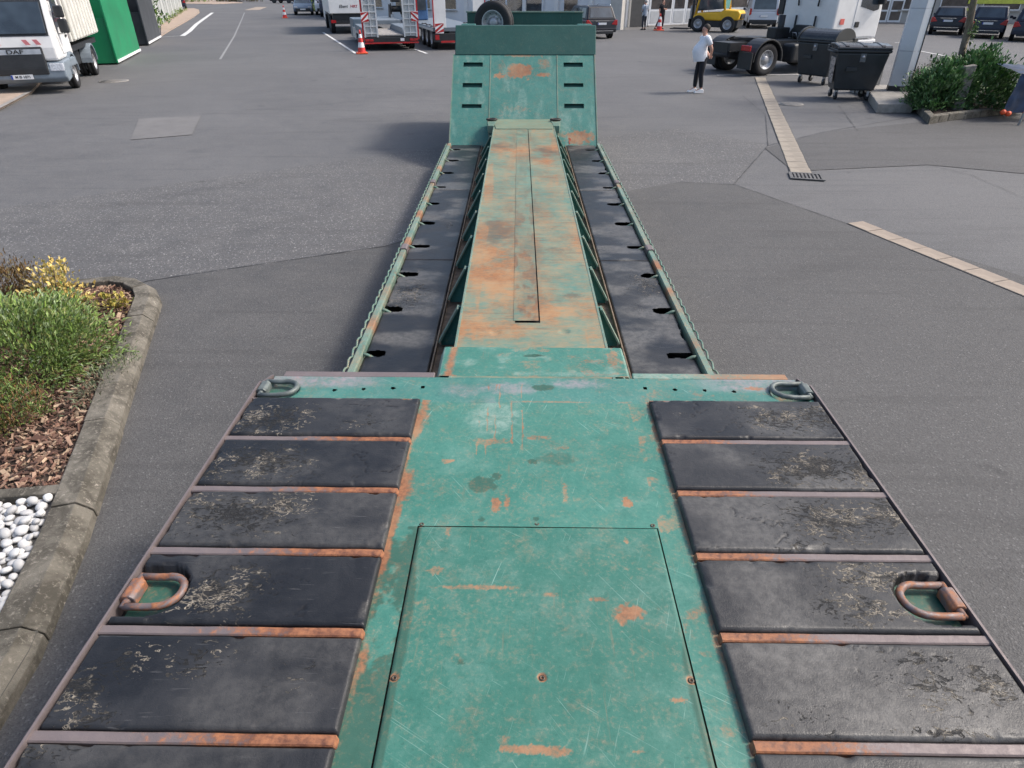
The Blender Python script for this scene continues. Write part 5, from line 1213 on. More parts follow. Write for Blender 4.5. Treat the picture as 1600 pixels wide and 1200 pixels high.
MB().prism([(-.85, 1.20), (-.85, 2.9), (-5.5, 2.9), (-5.6, 1.20)], -1.10, 1.10, 'x').build('tipper_body', plain('cream_white_paint', (.66, .65, .60), .45, 0, .08, 3, .12), df, bevel=.015)
for i in range(9):
    for s_ in (-1, 1):
        x0, x1 = sorted((s_ * 1.101, s_ * 1.19)); y_ = -1.0 - i * .5
        MB().prism([(y_, 1.24), (y_ - .26, 1.24), (y_ - .26, 2.86), (y_, 2.86)], x0, x1, 'x').build('rib', MATS['cream_white_paint'], df, bevel=.03)
MB().box(-1.06, 1.06, -.88, -.849, 1.22, 2.86).build('front_wall', plain('grey_white_paint', (.50, .50, .48), .5, 0, .1, 3, .15), df)
for s_ in (-1, 1):
    for j in range(5):
        z = 1.30 + j * .26; MB().prism([(s_ * .92 - .10, z), (s_ * .92 + .10, z + .11), (s_ * .92 + .10, z + .24), (s_ * .92 - .10, z + .13)], -.846, -.840, 'y').build('hazard_stripe', M_RED, df)
# --- two steel containers
def container(name, label, p0, p1, depth, H_, mat, mat2, lip):
    p0, p1 = Vector(p0), Vector(p1); d = p1 - p0; L = d.length; t = thing(name, label, 'container', (p0.x, p0.y, 0), math.atan2(d.y, d.x))
    # local +X along the long side, +Y away behind it
    MB().prism([(0, .06), (0, H_), (.05, H_), (.05, .06)], .02, L, 'x').build('side_wall', mat, t)
    MB().box(0, .05, .052, depth, .06, lip).build('end_wall', mat2, t); MB().box(L - .05, L, .052, depth, .06, H_).build('end_wall', mat2, t)  # ends, back and floor take the darker second tone
    MB().box(0.051, L - .051, depth - .05, depth, .06, H_).build('back_wall', mat2, t); MB().box(.051, L - .051, .052, depth - .051, .06, .12).build('floor', mat2, t)
    MB().box(-.01, L + .01, -.035, -.002, .07, .16).build('bottom_rail', M_WHT2, t)
    MB().box(-.06, -.002, -.03, .03, .06, H_).build('corner_post', mat, t, bevel=.01); MB().box(-.02, L + .02, -.04, .08, H_ + .002, H_ + .09).build('top_rail', mat, t, bevel=.01)
    for x_ in (.4, L - .4): MB().cyl((x_, .25, .06), (x_, depth - .2, .06), .06, n=10).build('roller', M_CHAS, t)
    return t
MG = plain('bright_green_paint', (.012, .24, .10), .35, 0, .12, .9, .05); MG2 = plain('bright_green_paint_end', (.012, .20, .085), .4, 0, .12, .9)
container('open_container', 'bright green steel container behind the white lorry', (-16.11, 28.21), (-17.84, 33.40), 1.9, 2.5, MG, MG2, 1.6)
MGR = plain('anthracite_paint', (.055, .060, .068), .4, 0, .12, .9, .08)
container('open_container', 'dark grey steel container beyond the green one', (-19.30, 37.10), (-21.10, 42.20), 1.9, 2.4, MGR, plain('anthracite_end_tone', (.022, .025, .03), .4), 1.5)
# --- low-loader with upright ramps, the lorry in front of it, second trailer
H1 = heading(-.30, .954)
ll = thing('ramp_trailer', 'grey low-bed trailer with two upright aluminium loading ramps', 'trailer', (-6.28, 34.55, 0), H1)
MB().box(-1.27, 1.27, .0, .16, .33, .56).build('rear_beam', M_CHAS, ll, bevel=.01)
MB().box(-1.28, 1.28, -.05, -.002, .30, .36).build('bumper_bar', M_RED, ll)
for s_ in (-1, 1):
    for x_ in (.95, 1.15): MB().box(s_ * x_ - .09, s_ * x_ + .09, -.04, -.002, .40, .50).build('tail_light', M_REDL, ll, bevel=.01)
MB().box(.42, .60, -.02, -.001, .40, .52).build('number_plate', M_PLATE, ll)
MT_ = plain('trailer_plank_grey', (.30, .28, .26), .85, 0, .2, 6, .2); MTG = plain('trailer_grey_paint', (.16, .19, .22), .5, 0, .1, 4, .1)
for i in range(6): MB().box(-.60 + i * .2, -.405 + i * .2, .2, 5.5, .60, .66).build('floor_plank', MT_, ll)
for s_ in (-1, 1):
    x0, x1 = sorted((s_ * .62, s_ * 1.26)); MB().prism([(.2, .57), (.2, .74), (.7, .92), (4.6, .92), (5.2, .72), (5.2, .57)], x0, x1, 'x').build('wheel_cover', MTG, ll, bevel=.02)
    MB().box(min(s_ * 1.262, s_ * 1.29), max(s_ * 1.262, s_ * 1.29), .2, 6.2, .56, .66).build('side_rail', M_ALU, ll)
    for y_ in (1.0, 2.1, 3.2): put_wheel(W_TR, ll, (s_ * 1.08, y_, .40), s_)
    # ramp: two side beams, plates and rungs
    xa, xb = s_ * 1.25, s_ * .60; xlo, xhi = min(xa, xb), max(xa, xb)
    rp = MB().box(xlo, xlo + .07, -.03, .06, .57, 2.9).build('ramp', plain('ramp_pale', (.55, .58, .60), .45, .2, .08, 5, .08), ll)
    MB().box(xhi - .07, xhi, -.03, .06, .57, 2.9).build('ramp_beam', MATS['ramp_pale'], rp)
    MB().box(xlo + .07, xhi - .07, .03, .045, .60, 2.9).build('ramp_plate', plain('ramp_mesh', (.40, .43, .44), .6, .1, .2, 40), rp)
    for i in range(8): MB().box(xlo + .07, xhi - .07, -.028, .026, .72 + i * .29, .77 + i * .29).build('rung', MATS['ramp_pale'], rp)
    MB().box((xlo + xhi) / 2 - .02, (xlo + xhi) / 2 + .02, -.02, .024, .62, 2.9).build('ramp_web', MATS['ramp_pale'], rp)
    x0, x1 = sorted((s_ * 1.255, s_ * 1.33)); MB().box(x0, x1, .0, .05, .45, 2.6).build('red_post', M_RED, ll)
    bd = MB().box(s_ * 1.16 - .17, s_ * 1.16 + .17, -.06, -.045, 1.20, 1.62).build('hazard_board', M_WHT2, ll)
    for j in range(-1, 2):
        z = 1.41 + j * .28; sg = -s_
        c0 = s_ * 1.16
        pts = [(c0 - .17, z - .16 * sg - .06), (c0 + .17, z + .16 * sg - .06), (c0 + .17, z + .16 * sg + .06), (c0 - .17, z - .16 * sg + .06)]
        pts = [(p[0], min(1.62, max(1.20, p[1]))) for p in pts]
        if abs(pts[0][1] - pts[3][1]) + abs(pts[1][1] - pts[2][1]) > .02: MB().prism(pts, -.066, -.061, 'y').build('red_stripe', M_RED, bd)
MB().box(-.44, 1.22, 5.2, 9.5, .85, 1.05).build('neck_deck', MTG, ll, bevel=.02)
MB().box(-1.295, -.45, 5.3, 7.4, .22, 1.12).build('tool_box', plain('box_slate', (.11, .15, .19), .45, 0, .1), ll, bevel=.03)
MB().box(-1.30, -1.25, 4.2, 6.0, .25, .75).build('side_guard', M_ALU, ll)
MB().box(-.5, .5, .16, 9.0, .40, .575).build('chassis', M_CHAS, ll)
# motorbike-like machine strapped on the bed is only a dark shape in the photo: a small winch frame
wn = thing('winch', 'small dark winch on the bed between the two upright ramps', 'winch', (-7.9, 42.6, 1.06), H1)
MB().lathe([(.28, -.3), (.28, -.26), (.16, -.25), (.16, .25), (.28, .26), (.28, .3)], 20, Matrix.Translation((.55, 0, .42)) @ Matrix.Rotation(PI / 2, 4, 'Y')).build('drum', M_CHAS, wn)
for x_ in (.18, .92): MB().prism([(-.35, 0), (.35, 0), (.12, .65), (-.12, .65)], x_ - .025, x_ + .025, 'x').build('frame', M_BLKPL, wn)
MB().box(.3, .8, -.3, .3, .76, .95).build('motor', M_CHAS, wn, bevel=.04)
lr = thing('box_lorry', 'white box lorry with lettered tailboard parked ahead of the ramp trailer', 'lorry', (-10.85, 46.2, 0), H1)
MB().box(-1.25, 1.25, .0, 6.5, 1.12, 2.9).build('box_body', M_WHITE, lr, bevel=.02)
MB().box(-1.22, 1.22, -.03, -.002, 1.14, 2.85).build('tailboard', M_WHITE, lr, bevel=.01)
MB().box(-1.05, 1.05, .1, 7.5, .55, 1.10).build('chassis', M_CHAS, lr)
MB().prism([(6.6, .9), (6.6, 3.0), (8.0, 3.0), (8.6, 2.0), (8.7, .6), (7.2, .5)], -1.22, 1.22, 'x').build('cab', M_WHITE, lr, bevel=.06)
MB().prism([(8.06, 2.85), (8.55, 2.05), (8.6, 2.05), (8.11, 2.85)], -1.1, 1.1, 'x').build('windscreen', M_GLASS, lr)
MB().box(-1.24, 1.24, -.12, -.032, .62, .72).build('bumper_bar', M_CHAS, lr)
for s_ in (-1, 1):
    MB().box(s_ * 1.05 - .15, s_ * 1.05 + .15, -.15, -.121, .62, .78).build('tail_light', M_REDL, lr); 
    for y_ in (1.2, 2.5, 7.0): put_wheel(W_LOR, lr, (s_ * 1.06, y_, .50), s_)
text_obj('lettering', 'Ebert', .24, M_INK, lr, (-.36, -.035, 1.50), (PI / 2, 0, 0), True, .3); text_obj('lettering', 'HIRT', .20, M_RED, lr, (.30, -.035, 1.50), (PI / 2, 0, 0), True)
t2 = thing('white_ramp_trailer', 'trailer with tall white ramp and red-white hazard board beside the green gooseneck', 'trailer', (-3.05, 35.0, 0), H1)
MB().box(-1.27, 1.27, .0, .2, .35, .70).build('rear_beam', M_CHAS, t2, bevel=.01); MB().box(-.95, 1.27, -.04, -.002, .32, .40).build('bumper_bar', M_RED, t2)
MB().box(-1.26, 1.26, .2, 10, .78, .95).build('deck', MTG, t2, bevel=.01); MB().box(-1.29, -1.262, .2, 10, .80, .90).build('side_rail', M_ALU, t2)
MB().box(-.5, .5, .2, 10, .45, .775).build('chassis', M_CHAS, t2)
for s_ in (-1, 1):
    for y_ in (1.0, 2.25, 3.5): put_wheel(W_LOR, t2, (s_ * 1.10, y_, .50), s_)
    MB().box(s_ * 1.12 - .1, s_ * 1.12 + .1, -.03, -.002, .44, .66).build('tail_light', M_REDL, t2, bevel=.01)
    x0, x1 = sorted((s_ * 1.22, s_ * .66)); MB().box(x0, x1, .02, .12, .95, 3.2).build('ramp', M_WHITE, t2, bevel=.01)
    MB().box(s_ * 1.25 - .02, s_ * 1.25 + .02, .0, .06, .95, 3.2).build('red_post', M_RED, t2)
    bd = MB().box(s_ * 1.0 - .2, s_ * 1.0 + .2, -.05, -.03, .72, 1.14).build('hazard_board', M_WHT2, t2)
    for j in range(-1, 2):
        z = .93 + j * .26; pts = [(s_ * 1.0 - .2, z - .2), (s_ * 1.0 + .2, z + .12), (s_ * 1.0 + .2, z + .25), (s_ * 1.0 - .2, z - .07)]; pts = [(p[0], min(1.14, max(.72, p[1]))) for p in pts]
        MB().prism(pts, -.056, -.051, 'y').build('red_stripe', M_RED, bd)
MB().box(-.9, -.2, 7.2, 8.6, .96, 2.1).build('machine_cab', plain('machine_blue', (.05, .12, .26), .45, 0, .2), t2, bevel=.05); MB().box(-1.15, -.95, 6.2, 7.0, .96, 2.0).build('post', M_CHAS, t2)
MB().box(-.82, -.3, 7.16, 7.198, 1.45, 2.0).build('machine_window', M_GLASS, t2)
# --- tractor unit on the right
TRC = (7.855, 26.015)
tu = thing('tractor_unit', 'white tractor unit with bare black chassis parked behind the waste containers', 'lorry', (TRC[0], TRC[1], 0), heading(.899, .438))
for s_ in (-1, 1):
    MB().box(s_ * .40 - .05, s_ * .40 + .05, -1.05, 3.6, .74, 1.0).build('chassis_rail', M_CHAS, tu)
    put_wheel(W_LOR, tu, (s_ * 1.06, 0, .50), s_); put_wheel(W_LOR, tu, (s_ * .75, 0, .50), -s_); put_wheel(W_LOR, tu, (s_ * 1.06, 3.65, .50), s_)
    pr = []
    for i in range(15): a = PI * (i / 14) * 1.06 - .1; pr.append((.66 * math.cos(a), .50 + .64 * math.sin(a)))
    for i in range(14, -1, -1): a = PI * (i / 14) * 1.06 - .1; pr.append((.61 * math.cos(a), .50 + .59 * math.sin(a)))
    x0, x1 = sorted((s_ * .58, s_ * 1.24)); MB().prism(pr, x0, x1, 'x').build('mudguard', M_BLKPL, tu, bevel=.012)
    MB().box(x0, x1, -.74, -.70, .22, .74).build('mud_flap', M_BLKPL, tu)
    MB().box(s_ * .93 - .22, s_ * .93 + .22, -.80, -.742, .78, .95).build('tail_light', M_REDL, tu, bevel=.015)
MB().box(-.34, .34, -1.06, -.95, .68, 1.0).build('rear_cross_member', M_CHAS, tu); MB().cyl((-.35, -.98, .62), (.35, -.98, .62), .09, n=12).build('air_tank', M_CHAS, tu)
MB().box(-.34, .34, -.94, 2.3, .96, 1.0).build('cover_plate', M_CHAS, tu)
MB().cyl((-.95, 0, .5), (.95, 0, .5), .12, n=12).build('axle', M_CHAS, tu)
MB().prism([(-.42, -.05), (-.42, .55), (-.25, .72), (.25, .72), (.42, .55), (.42, -.05), (.12, -.45), (.06, .1), (-.06, .1), (-.12, -.45)], 1.05, 1.14, 'z').build('fifth_wheel', M_CHAS, tu, bevel=.01)
cp_ = MB().prism([(2.75, 1.02), (2.75, 3.7), (4.3, 3.75), (4.95, 2.9), (5.08, 1.7), (5.08, 1.02)], -1.22, 1.22, 'x').build('cab', M_WHITE, tu, bevel=.07, seg=3)
MB().prism([(4.45, 3.55), (4.98, 2.75), (5.02, 1.98), (5.06, 1.98), (5.02, 2.78), (4.49, 3.56)], -1.1, 1.1, 'x').build('windscreen', M_GLASS, tu)
MB().prism([(4.2, .4), (5.12, .4), (5.15, 1.0), (4.2, 1.0)], -1.22, 1.22, 'x').build('bumper', M_WHITE, tu, bevel=.05)
for s_ in (-1, 1):
    x0, x1 = sorted((s_ * 1.22, s_ * 1.235)); d_ = MB().prism([(3.72, 1.1), (3.72, 3.3), (4.5, 3.3), (4.88, 2.75), (4.95, 1.8), (4.85, 1.1)], x0, x1, 'x').build('door', M_WHITE, tu, bevel=.005)
    x0, x1 = sorted((s_ * 1.236, s_ * 1.245)); MB().prism([(3.9, 2.05), (3.9, 3.1), (4.45, 3.1), (4.78, 2.6), (4.84, 1.95), (4.6, 1.9)], x0, x1, 'x').build('window', M_GLASS, d_)
    x0, x1 = sorted((s_ * 1.236, s_ * 1.27)); MB().box(x0, x1, 3.80, 4.0, 1.40, 1.58).build('handle', M_BLKPL, d_, bevel=.02)
    x0, x1 = sorted((s_ * 1.24, s_ * 1.5)); MB().box(x0, x1, 4.7, 4.85, 2.1, 2.9).build('mirror', M_BLKPL, tu, bevel=.04)
    x0, x1 = sorted((s_ * .62, s_ * 1.2)); MB().box(x0, x1, 1.15, 2.6, .35, .95).build('fuel_tank', M_CHAS, tu, bevel=.1, seg=3)
    MB().prism([(p[0] + 3.65, p[1]) for p in pr], min(s_ * .75, s_ * 1.24), max(s_ * .75, s_ * 1.24), 'x').build('front_mudguard', M_GREYPL, tu)
    MB().cyl((s_ * .45, 2.68, 1.05), (s_ * .45, 2.68, 1.75), .035, n=8).build('shock_absorber', M_CHAS, tu)
    MB().cyl((s_ * .45, 2.68, 2.05), (s_ * .48, 2.66, 2.3), .03, n=8).build('grab_bar', M_BLKPL, tu)
MB().box(1.237, 1.243, 3.05, 3.25, 1.50, 1.68).build('red_sticker', plain('sticker_red', (.6, .12, .1), .5), tu)
MB().prism([(-.62, 1.02), (-.45, 1.30), (-.30, 1.45), (.30, 1.45), (.45, 1.30), (.62, 1.02)], 2.55, 2.749, 'y').build('engine_cover', M_CHAS, tu, bevel=.03)
for x_ in (-.14, .16): MB().tube([(x_ - .1, 2.5, 1.0), (x_ - .08, 2.42, 1.2), (x_ + .08, 2.42, 1.2), (x_ + .1, 2.5, 1.0)], .02, 6).build('hose', M_RIM, tu)
MB().box(-1.0, -.55, 1.9, 2.6, .98, 1.35).build('battery_box', M_CHAS, tu, bevel=.03); MB().cyl((-.75, 2.3, 1.0), (-.75, 2.3, 1.75), .12, n=12).build('air_filter', M_BLKPL, tu)
MB().box(-1.46, -1.2, 2.7, 2.95, 1.75, 2.9).build('side_deflector', M_BLKPL, tu, bevel=.03)
# --- yellow forklift
fk = thing('forklift', 'yellow forklift truck with glazed cab in front of the workshop doors', 'forklift', (12.45, 48.9, 0), heading(-.86, .50)); fk.scale = (1.18,) * 3
MY = plain('forklift_yellow', (.72, .42, .02), .4, 0, .08, 3, .08)
MB().prism([(-1.55, .60), (-1.62, .92), (-1.50, 1.06), (-.70, 1.10), (-.55, .98), (.70, .92), (.95, .80), (.95, .58), (-.5, .55)], -.62, .62, 'x').build('body', MY, fk, bevel=.08, seg=3)
MB().prism([(-1.66, .66), (-1.66, .90), (-1.2, .90), (-1.2, .66)], -.40, .40, 'x').build('radiator_grille', M_CHAS, fk, bevel=.05)
MB().prism([(-1.5, .22), (-1.55, .60), (.9, .56), (.9, .25)], -.55, .55, 'x').build('underbody', M_CHAS, fk, bevel=.03)
for s_ in (-1, 1):
    put_wheel(W_TR, fk, (s_ * .56, .62, .40), s_); put_wheel(W_TR, fk, (s_ * .54, -1.0, .38), s_)
    MB().tube([(s_ * .55, .85, .8), (s_ * .52, .62, 2.15), (s_ * .50, -.55, 2.2), (s_ * .54, -.75, 1.0)], .06, 8).build('cab_pillar', MY, fk)
    MB().prism([(-.65, 1.12), (-.5, 2.05), (.56, 2.05), (.80, 1.0)], min(s_ * .53, s_ * .545), max(s_ * .53, s_ * .545), 'x').build('side_window', M_GLASS, fk)
    MB().box(s_ * .32 - .05, s_ * .32 + .05, 1.02, 1.12, .15, 2.9).build('mast', M_CHAS, fk)
    MB().box(s_ * .3 - .06, s_ * .3 + .06, 1.25, 2.3, .08, .13).build('fork', M_CHAS, fk)
MB().box(-.55, .55, -.6, .62, 2.16, 2.24).build('roof', MY, fk, bevel=.04)
MB().box(-.48, .48, -.72, -.68, 1.14, 2.08).build('rear_window', plain('teal_glass', (.12, .30, .30), .08, 0, .1, spec=.8), fk)
MB().box(-.55, .55, 1.13, 1.2, .2, .62).build('carriage', M_CHAS, fk)
for i in range(8): MB().box(-.5 + i * .137, -.47 + i * .137, 1.14, 1.18, .62, 1.25).build('load_backrest_bar', M_RIM, fk)
MB().box(-.25, .25, -.4, .1, 1.25, 1.75).build('seat', M_BLKPL, fk, bevel=.08)
# --- traffic cones
def cone(label, loc, hh=.75):
    t = thing('traffic_cone', label, 'traffic cone', loc, .3, 'red and white traffic cones'); s = hh / .75
    MB().box(-.20 * s, .20 * s, -.20 * s, .20 * s, 0, .04 * s).build('base', M_ORANGE, t, bevel=.01)
    z = [.042, .20, .36, .50, .62, .75]; r_ = lambda q: (.15 - .16 * (q / .75) * .78) * s
    for i in range(5): MB().lathe([(r_(z[i]), z[i] * s), (r_(z[i + 1]), z[i + 1] * s)], 18, close=(i == 4)).build('band', (plain('cone_red', (.60, .035, .03), .5, 0, .1) if i % 2 == 0 else M_WHT2), t)
cone('red and white traffic cone at the corner of the trailer with upright ramps', (-7.40, 32.9, .012), .95)
cone('small red and white traffic cone far down the road beside the grey-blue car', (-21.75, 67.3, .0), 1.0)
cone('small red and white traffic cone in front of the workshop doors', (9.15, 49.8, .0), 1.0)

# =================================================================== BUILDINGS, FENCE, FAR BACKGROUND
def building(name, label, p0, p1, depth, H_, mat, roofmat, skew=0.):
    p0, p1 = Vector(p0), Vector(p1); d = p1 - p0; t = thing(name, label, 'building', (p0.x, p0.y, 0), math.atan2(d.y, d.x)); L = d.length
    MB().prism([(0, 0), (L, 0), (L + skew, depth), (skew, depth)], 0, H_, 'z').build('wall', mat, t); MB().prism([(-.2, -.25), (L + .2, -.25), (L + .2 + skew, depth + .2), (-.2 + skew, depth + .2)], H_ + .002, H_ + .25, 'z').build('roof', roofmat, t)
    return t, L
M_ROOF = plain('roof_sheet', (.18, .18, .19), .6, .2, .1); M_FRAME = plain('window_frame_white', (.66, .68, .70), .5, 0, .04); M_PANELG = plain('door_panel_grey', (.42, .44, .46), .5, 0, .05)
M_WINB = glass_mat('workshop_window_glass', (.035, .03, .028), .1)
def window(t, x0, x1, z0, z1, sill=True, glass=M_WINB):
    wv = MB().box(x0, x1, -.03, -.004, z0, z1).build('window', M_FRAME, t); MB().box(x0 + .08, x1 - .08, -.04, -.031, z0 + .08, z1 - .08).build('pane', glass, wv)
    if sill: MB().box(x0 - .06, x1 + .06, -.14, -.032, z0 - .07, z0 - .005).build('sill', M_GREYW, wv)
bA, LA = building('workshop_hall', 'long white rendered hall behind the parked trailers', (-16.5, 68.5), (7.0, 50.9), 8, 6, M_WALL, M_ROOF, -6.2)
for i in range(9): window(bA, 1.0 + i * 2.9, 2.3 + i * 2.9, .85, 2.4)
for i in range(10): MB().box(.3 + i * 2.9, .62 + i * 2.9, -.16, -.004, 0, 5.9).build('pilaster', M_WHITE, bA)
MB().box(17.2, 22.5, -.05, -.004, 0.1, 2.6).build('shop_front', M_FRAME, bA)
for i in range(3): MB().box(17.4 + i * 1.7, 18.9 + i * 1.7, -.07, -.051, .9, 2.4).build('shop_window', M_GLASS, bA)
cl_ = MB().box(LA - .9, LA - .02, -.6, -.17, 0, 5.9).build('corner_column', plain('beige_column', (.50, .48, .44), .8, 0, .08), bA)
bB, LB = building('workshop_doors_hall', 'workshop with white framed glazed doors behind the forklift', (7.3, 53.2), (19.5, 60.6), 10, 6, M_WALL, M_ROOF)
for i, (x0, x1) in enumerate(((2.1, 4.3), (4.34, 5.6), (5.64, 7.8), (7.84, 10.0), (10.04, 12.2))):
    f = MB().box(x0, x1, -.08, -.004, .08, 4.2).build('door_leaf', M_FRAME, bB)
    MB().box(x0 + .14, x1 - .14, -.10, -.081, .22, .98).build('door_panel', M_PANELG, f); MB().box(x0 + .14, x1 - .14, -.10, -.081, 1.12, 2.1).build('pane', M_WINB, f); MB().box(x0 + .14, x1 - .14, -.10, -.081, 2.24, 3.3).build('pane', M_WINB, f)
MB().box(2.0, 12.3, -.3, -.005, 0, .075).build('threshold', M_CONC, bB)
MB().box(.35, 1.6, -.06, -.004, .02, 3.4).build('open_doorway', plain('interior_shade', (.05, .052, .055), .8), bB)  # dark slab; shade of the interior put into its colour
MB().box(.2, .34, -.12, -.004, 0, 4).build('door_jamb', M_GREYW, bB); MB().box(1.61, 1.95, -.10, -.004, 0, 4).build('door_jamb', M_WALL, bB)
bC, LC = building('brick_workshop', 'grey masonry workshop with glazed door behind the white tractor unit', (19.8, 60.4), (42.0, 58.5), 10, 6, M_GREYW, M_ROOF)
for x0, x1 in ((2.0, 4.6), (10.0, 12.6), (13.0, 15.8), (16.2, 19.0)): window(bC, x0, x1, .9, 2.6)
for i in range(3):
    f = MB().box(7.2 + i * 1.05, 8.2 + i * 1.05, -.06, -.004, .05, 3).build('glazed_door', M_FRAME, bC)
    for j in range(3): MB().box(7.32 + i * 1.05, 8.08 + i * 1.05, -.075, -.061, .2 + j * .72, .8 + j * .72).build('pane', M_WINB, f)
for i, (x0, z0, x1, z1) in enumerate([(a * .5 + (.25 if r % 2 else 0), r * .3, a * .5 + .48 + (.25 if r % 2 else 0), r * .3 + .285) for r in range(6) for a in range(-1, 4)]):
    MB().box(x0, x1, -.05 - .012 * random.random(), -.004, z0 + .01, z1).build('stone', M_GREYW if i % 3 else M_CONC, bC, bevel=.01)
MB().box(5.2, 6.6, -.06, -.004, .05, 2.6).build('notice_board', M_WALL, bC)
MB().box(15.0, 21.0, -.12, -.065, 1.35, 1.9).build('yellow_banner', plain('yellow_green_banner', (.50, .55, .08), .6), bC)
# grey fence along the bend
fe = thing('concrete_fence', 'pale grey panel fence along the pavement bend', 'fence', (-24.6, 48.3, 0), math.atan2(86.5 - 48.3, -39.8 + 24.6)); FL = math.hypot(86.5 - 48.3, -39.8 + 24.6); nF = 15
MF = plain('fence_panel_grey', (.37, .39, .38), .85, 0, .12, 1.5, .15); MF2 = plain('fence_panel_light', (.44, .46, .45), .85, 0, .12, 1.5, .15)
for i in range(nF):
    a, b2 = i * FL / nF, (i + 1) * FL / nF
    MB().box(a + .09, b2 - .09, -.04, .04, .03, 1.95).build('panel', MF if i % 2 else MF2, fe)
    MB().box(a - .07, a + .07, -.08, .08, 0, 2.05).build('post', MF2, fe)
for i in range(8):
    p = Vector((-24.9, 47.9)).lerp(Vector((-38.9, 84.0)), (i + .4) / 8)
    bush('weed', 'low weeds at the foot of the pale fence', (p.x + .35, p.y, 0), .35, .6, random.uniform(.15, .4), 130, GREENS[:4], .22, .05, .6, 'weeds along the fence', .05, 8, 3, jitter=.12)
bush('tall_hedge', 'green hedge top showing above the pale fence', (-27.2, 50.5, 0), 2.0, 2.6, 3.0, 1500, LAUREL + GREENS[:2], .4, .2, .5, z0=.3, clumps=40, jitter=.4)
# far roadside planting at the top edge
for i, (x, y, rx, rz, cs) in enumerate(((-55, 121, 4.5, 1.1, 0), (-47, 124, 4, 1.0, 1), (-38, 131, 4.5, 1.0, 1), (-30, 128, 4.5, 1.0, 0), (-22.8, 84, 2.2, 1.5, 0), (-20.0, 82, 1.8, 1.6, 1))):
    bush('far_bush', ('green', 'brown-green')[cs] + ' bush at the far end of the road, %s' % ('beyond the fence', 'left of the road mouth', 'beside the tiny dark car', 'right of the tiny dark car', 'behind the grey-blue car', 'behind the white van')[i], (x, y, 0), rx, 1.6, rz, 900, (GREENS if cs == 0 else [(.10, .08, .03), (.14, .10, .04), (.07, .09, .03)]), .35, .2, .5, z0=0, clumps=40, jitter=.4)

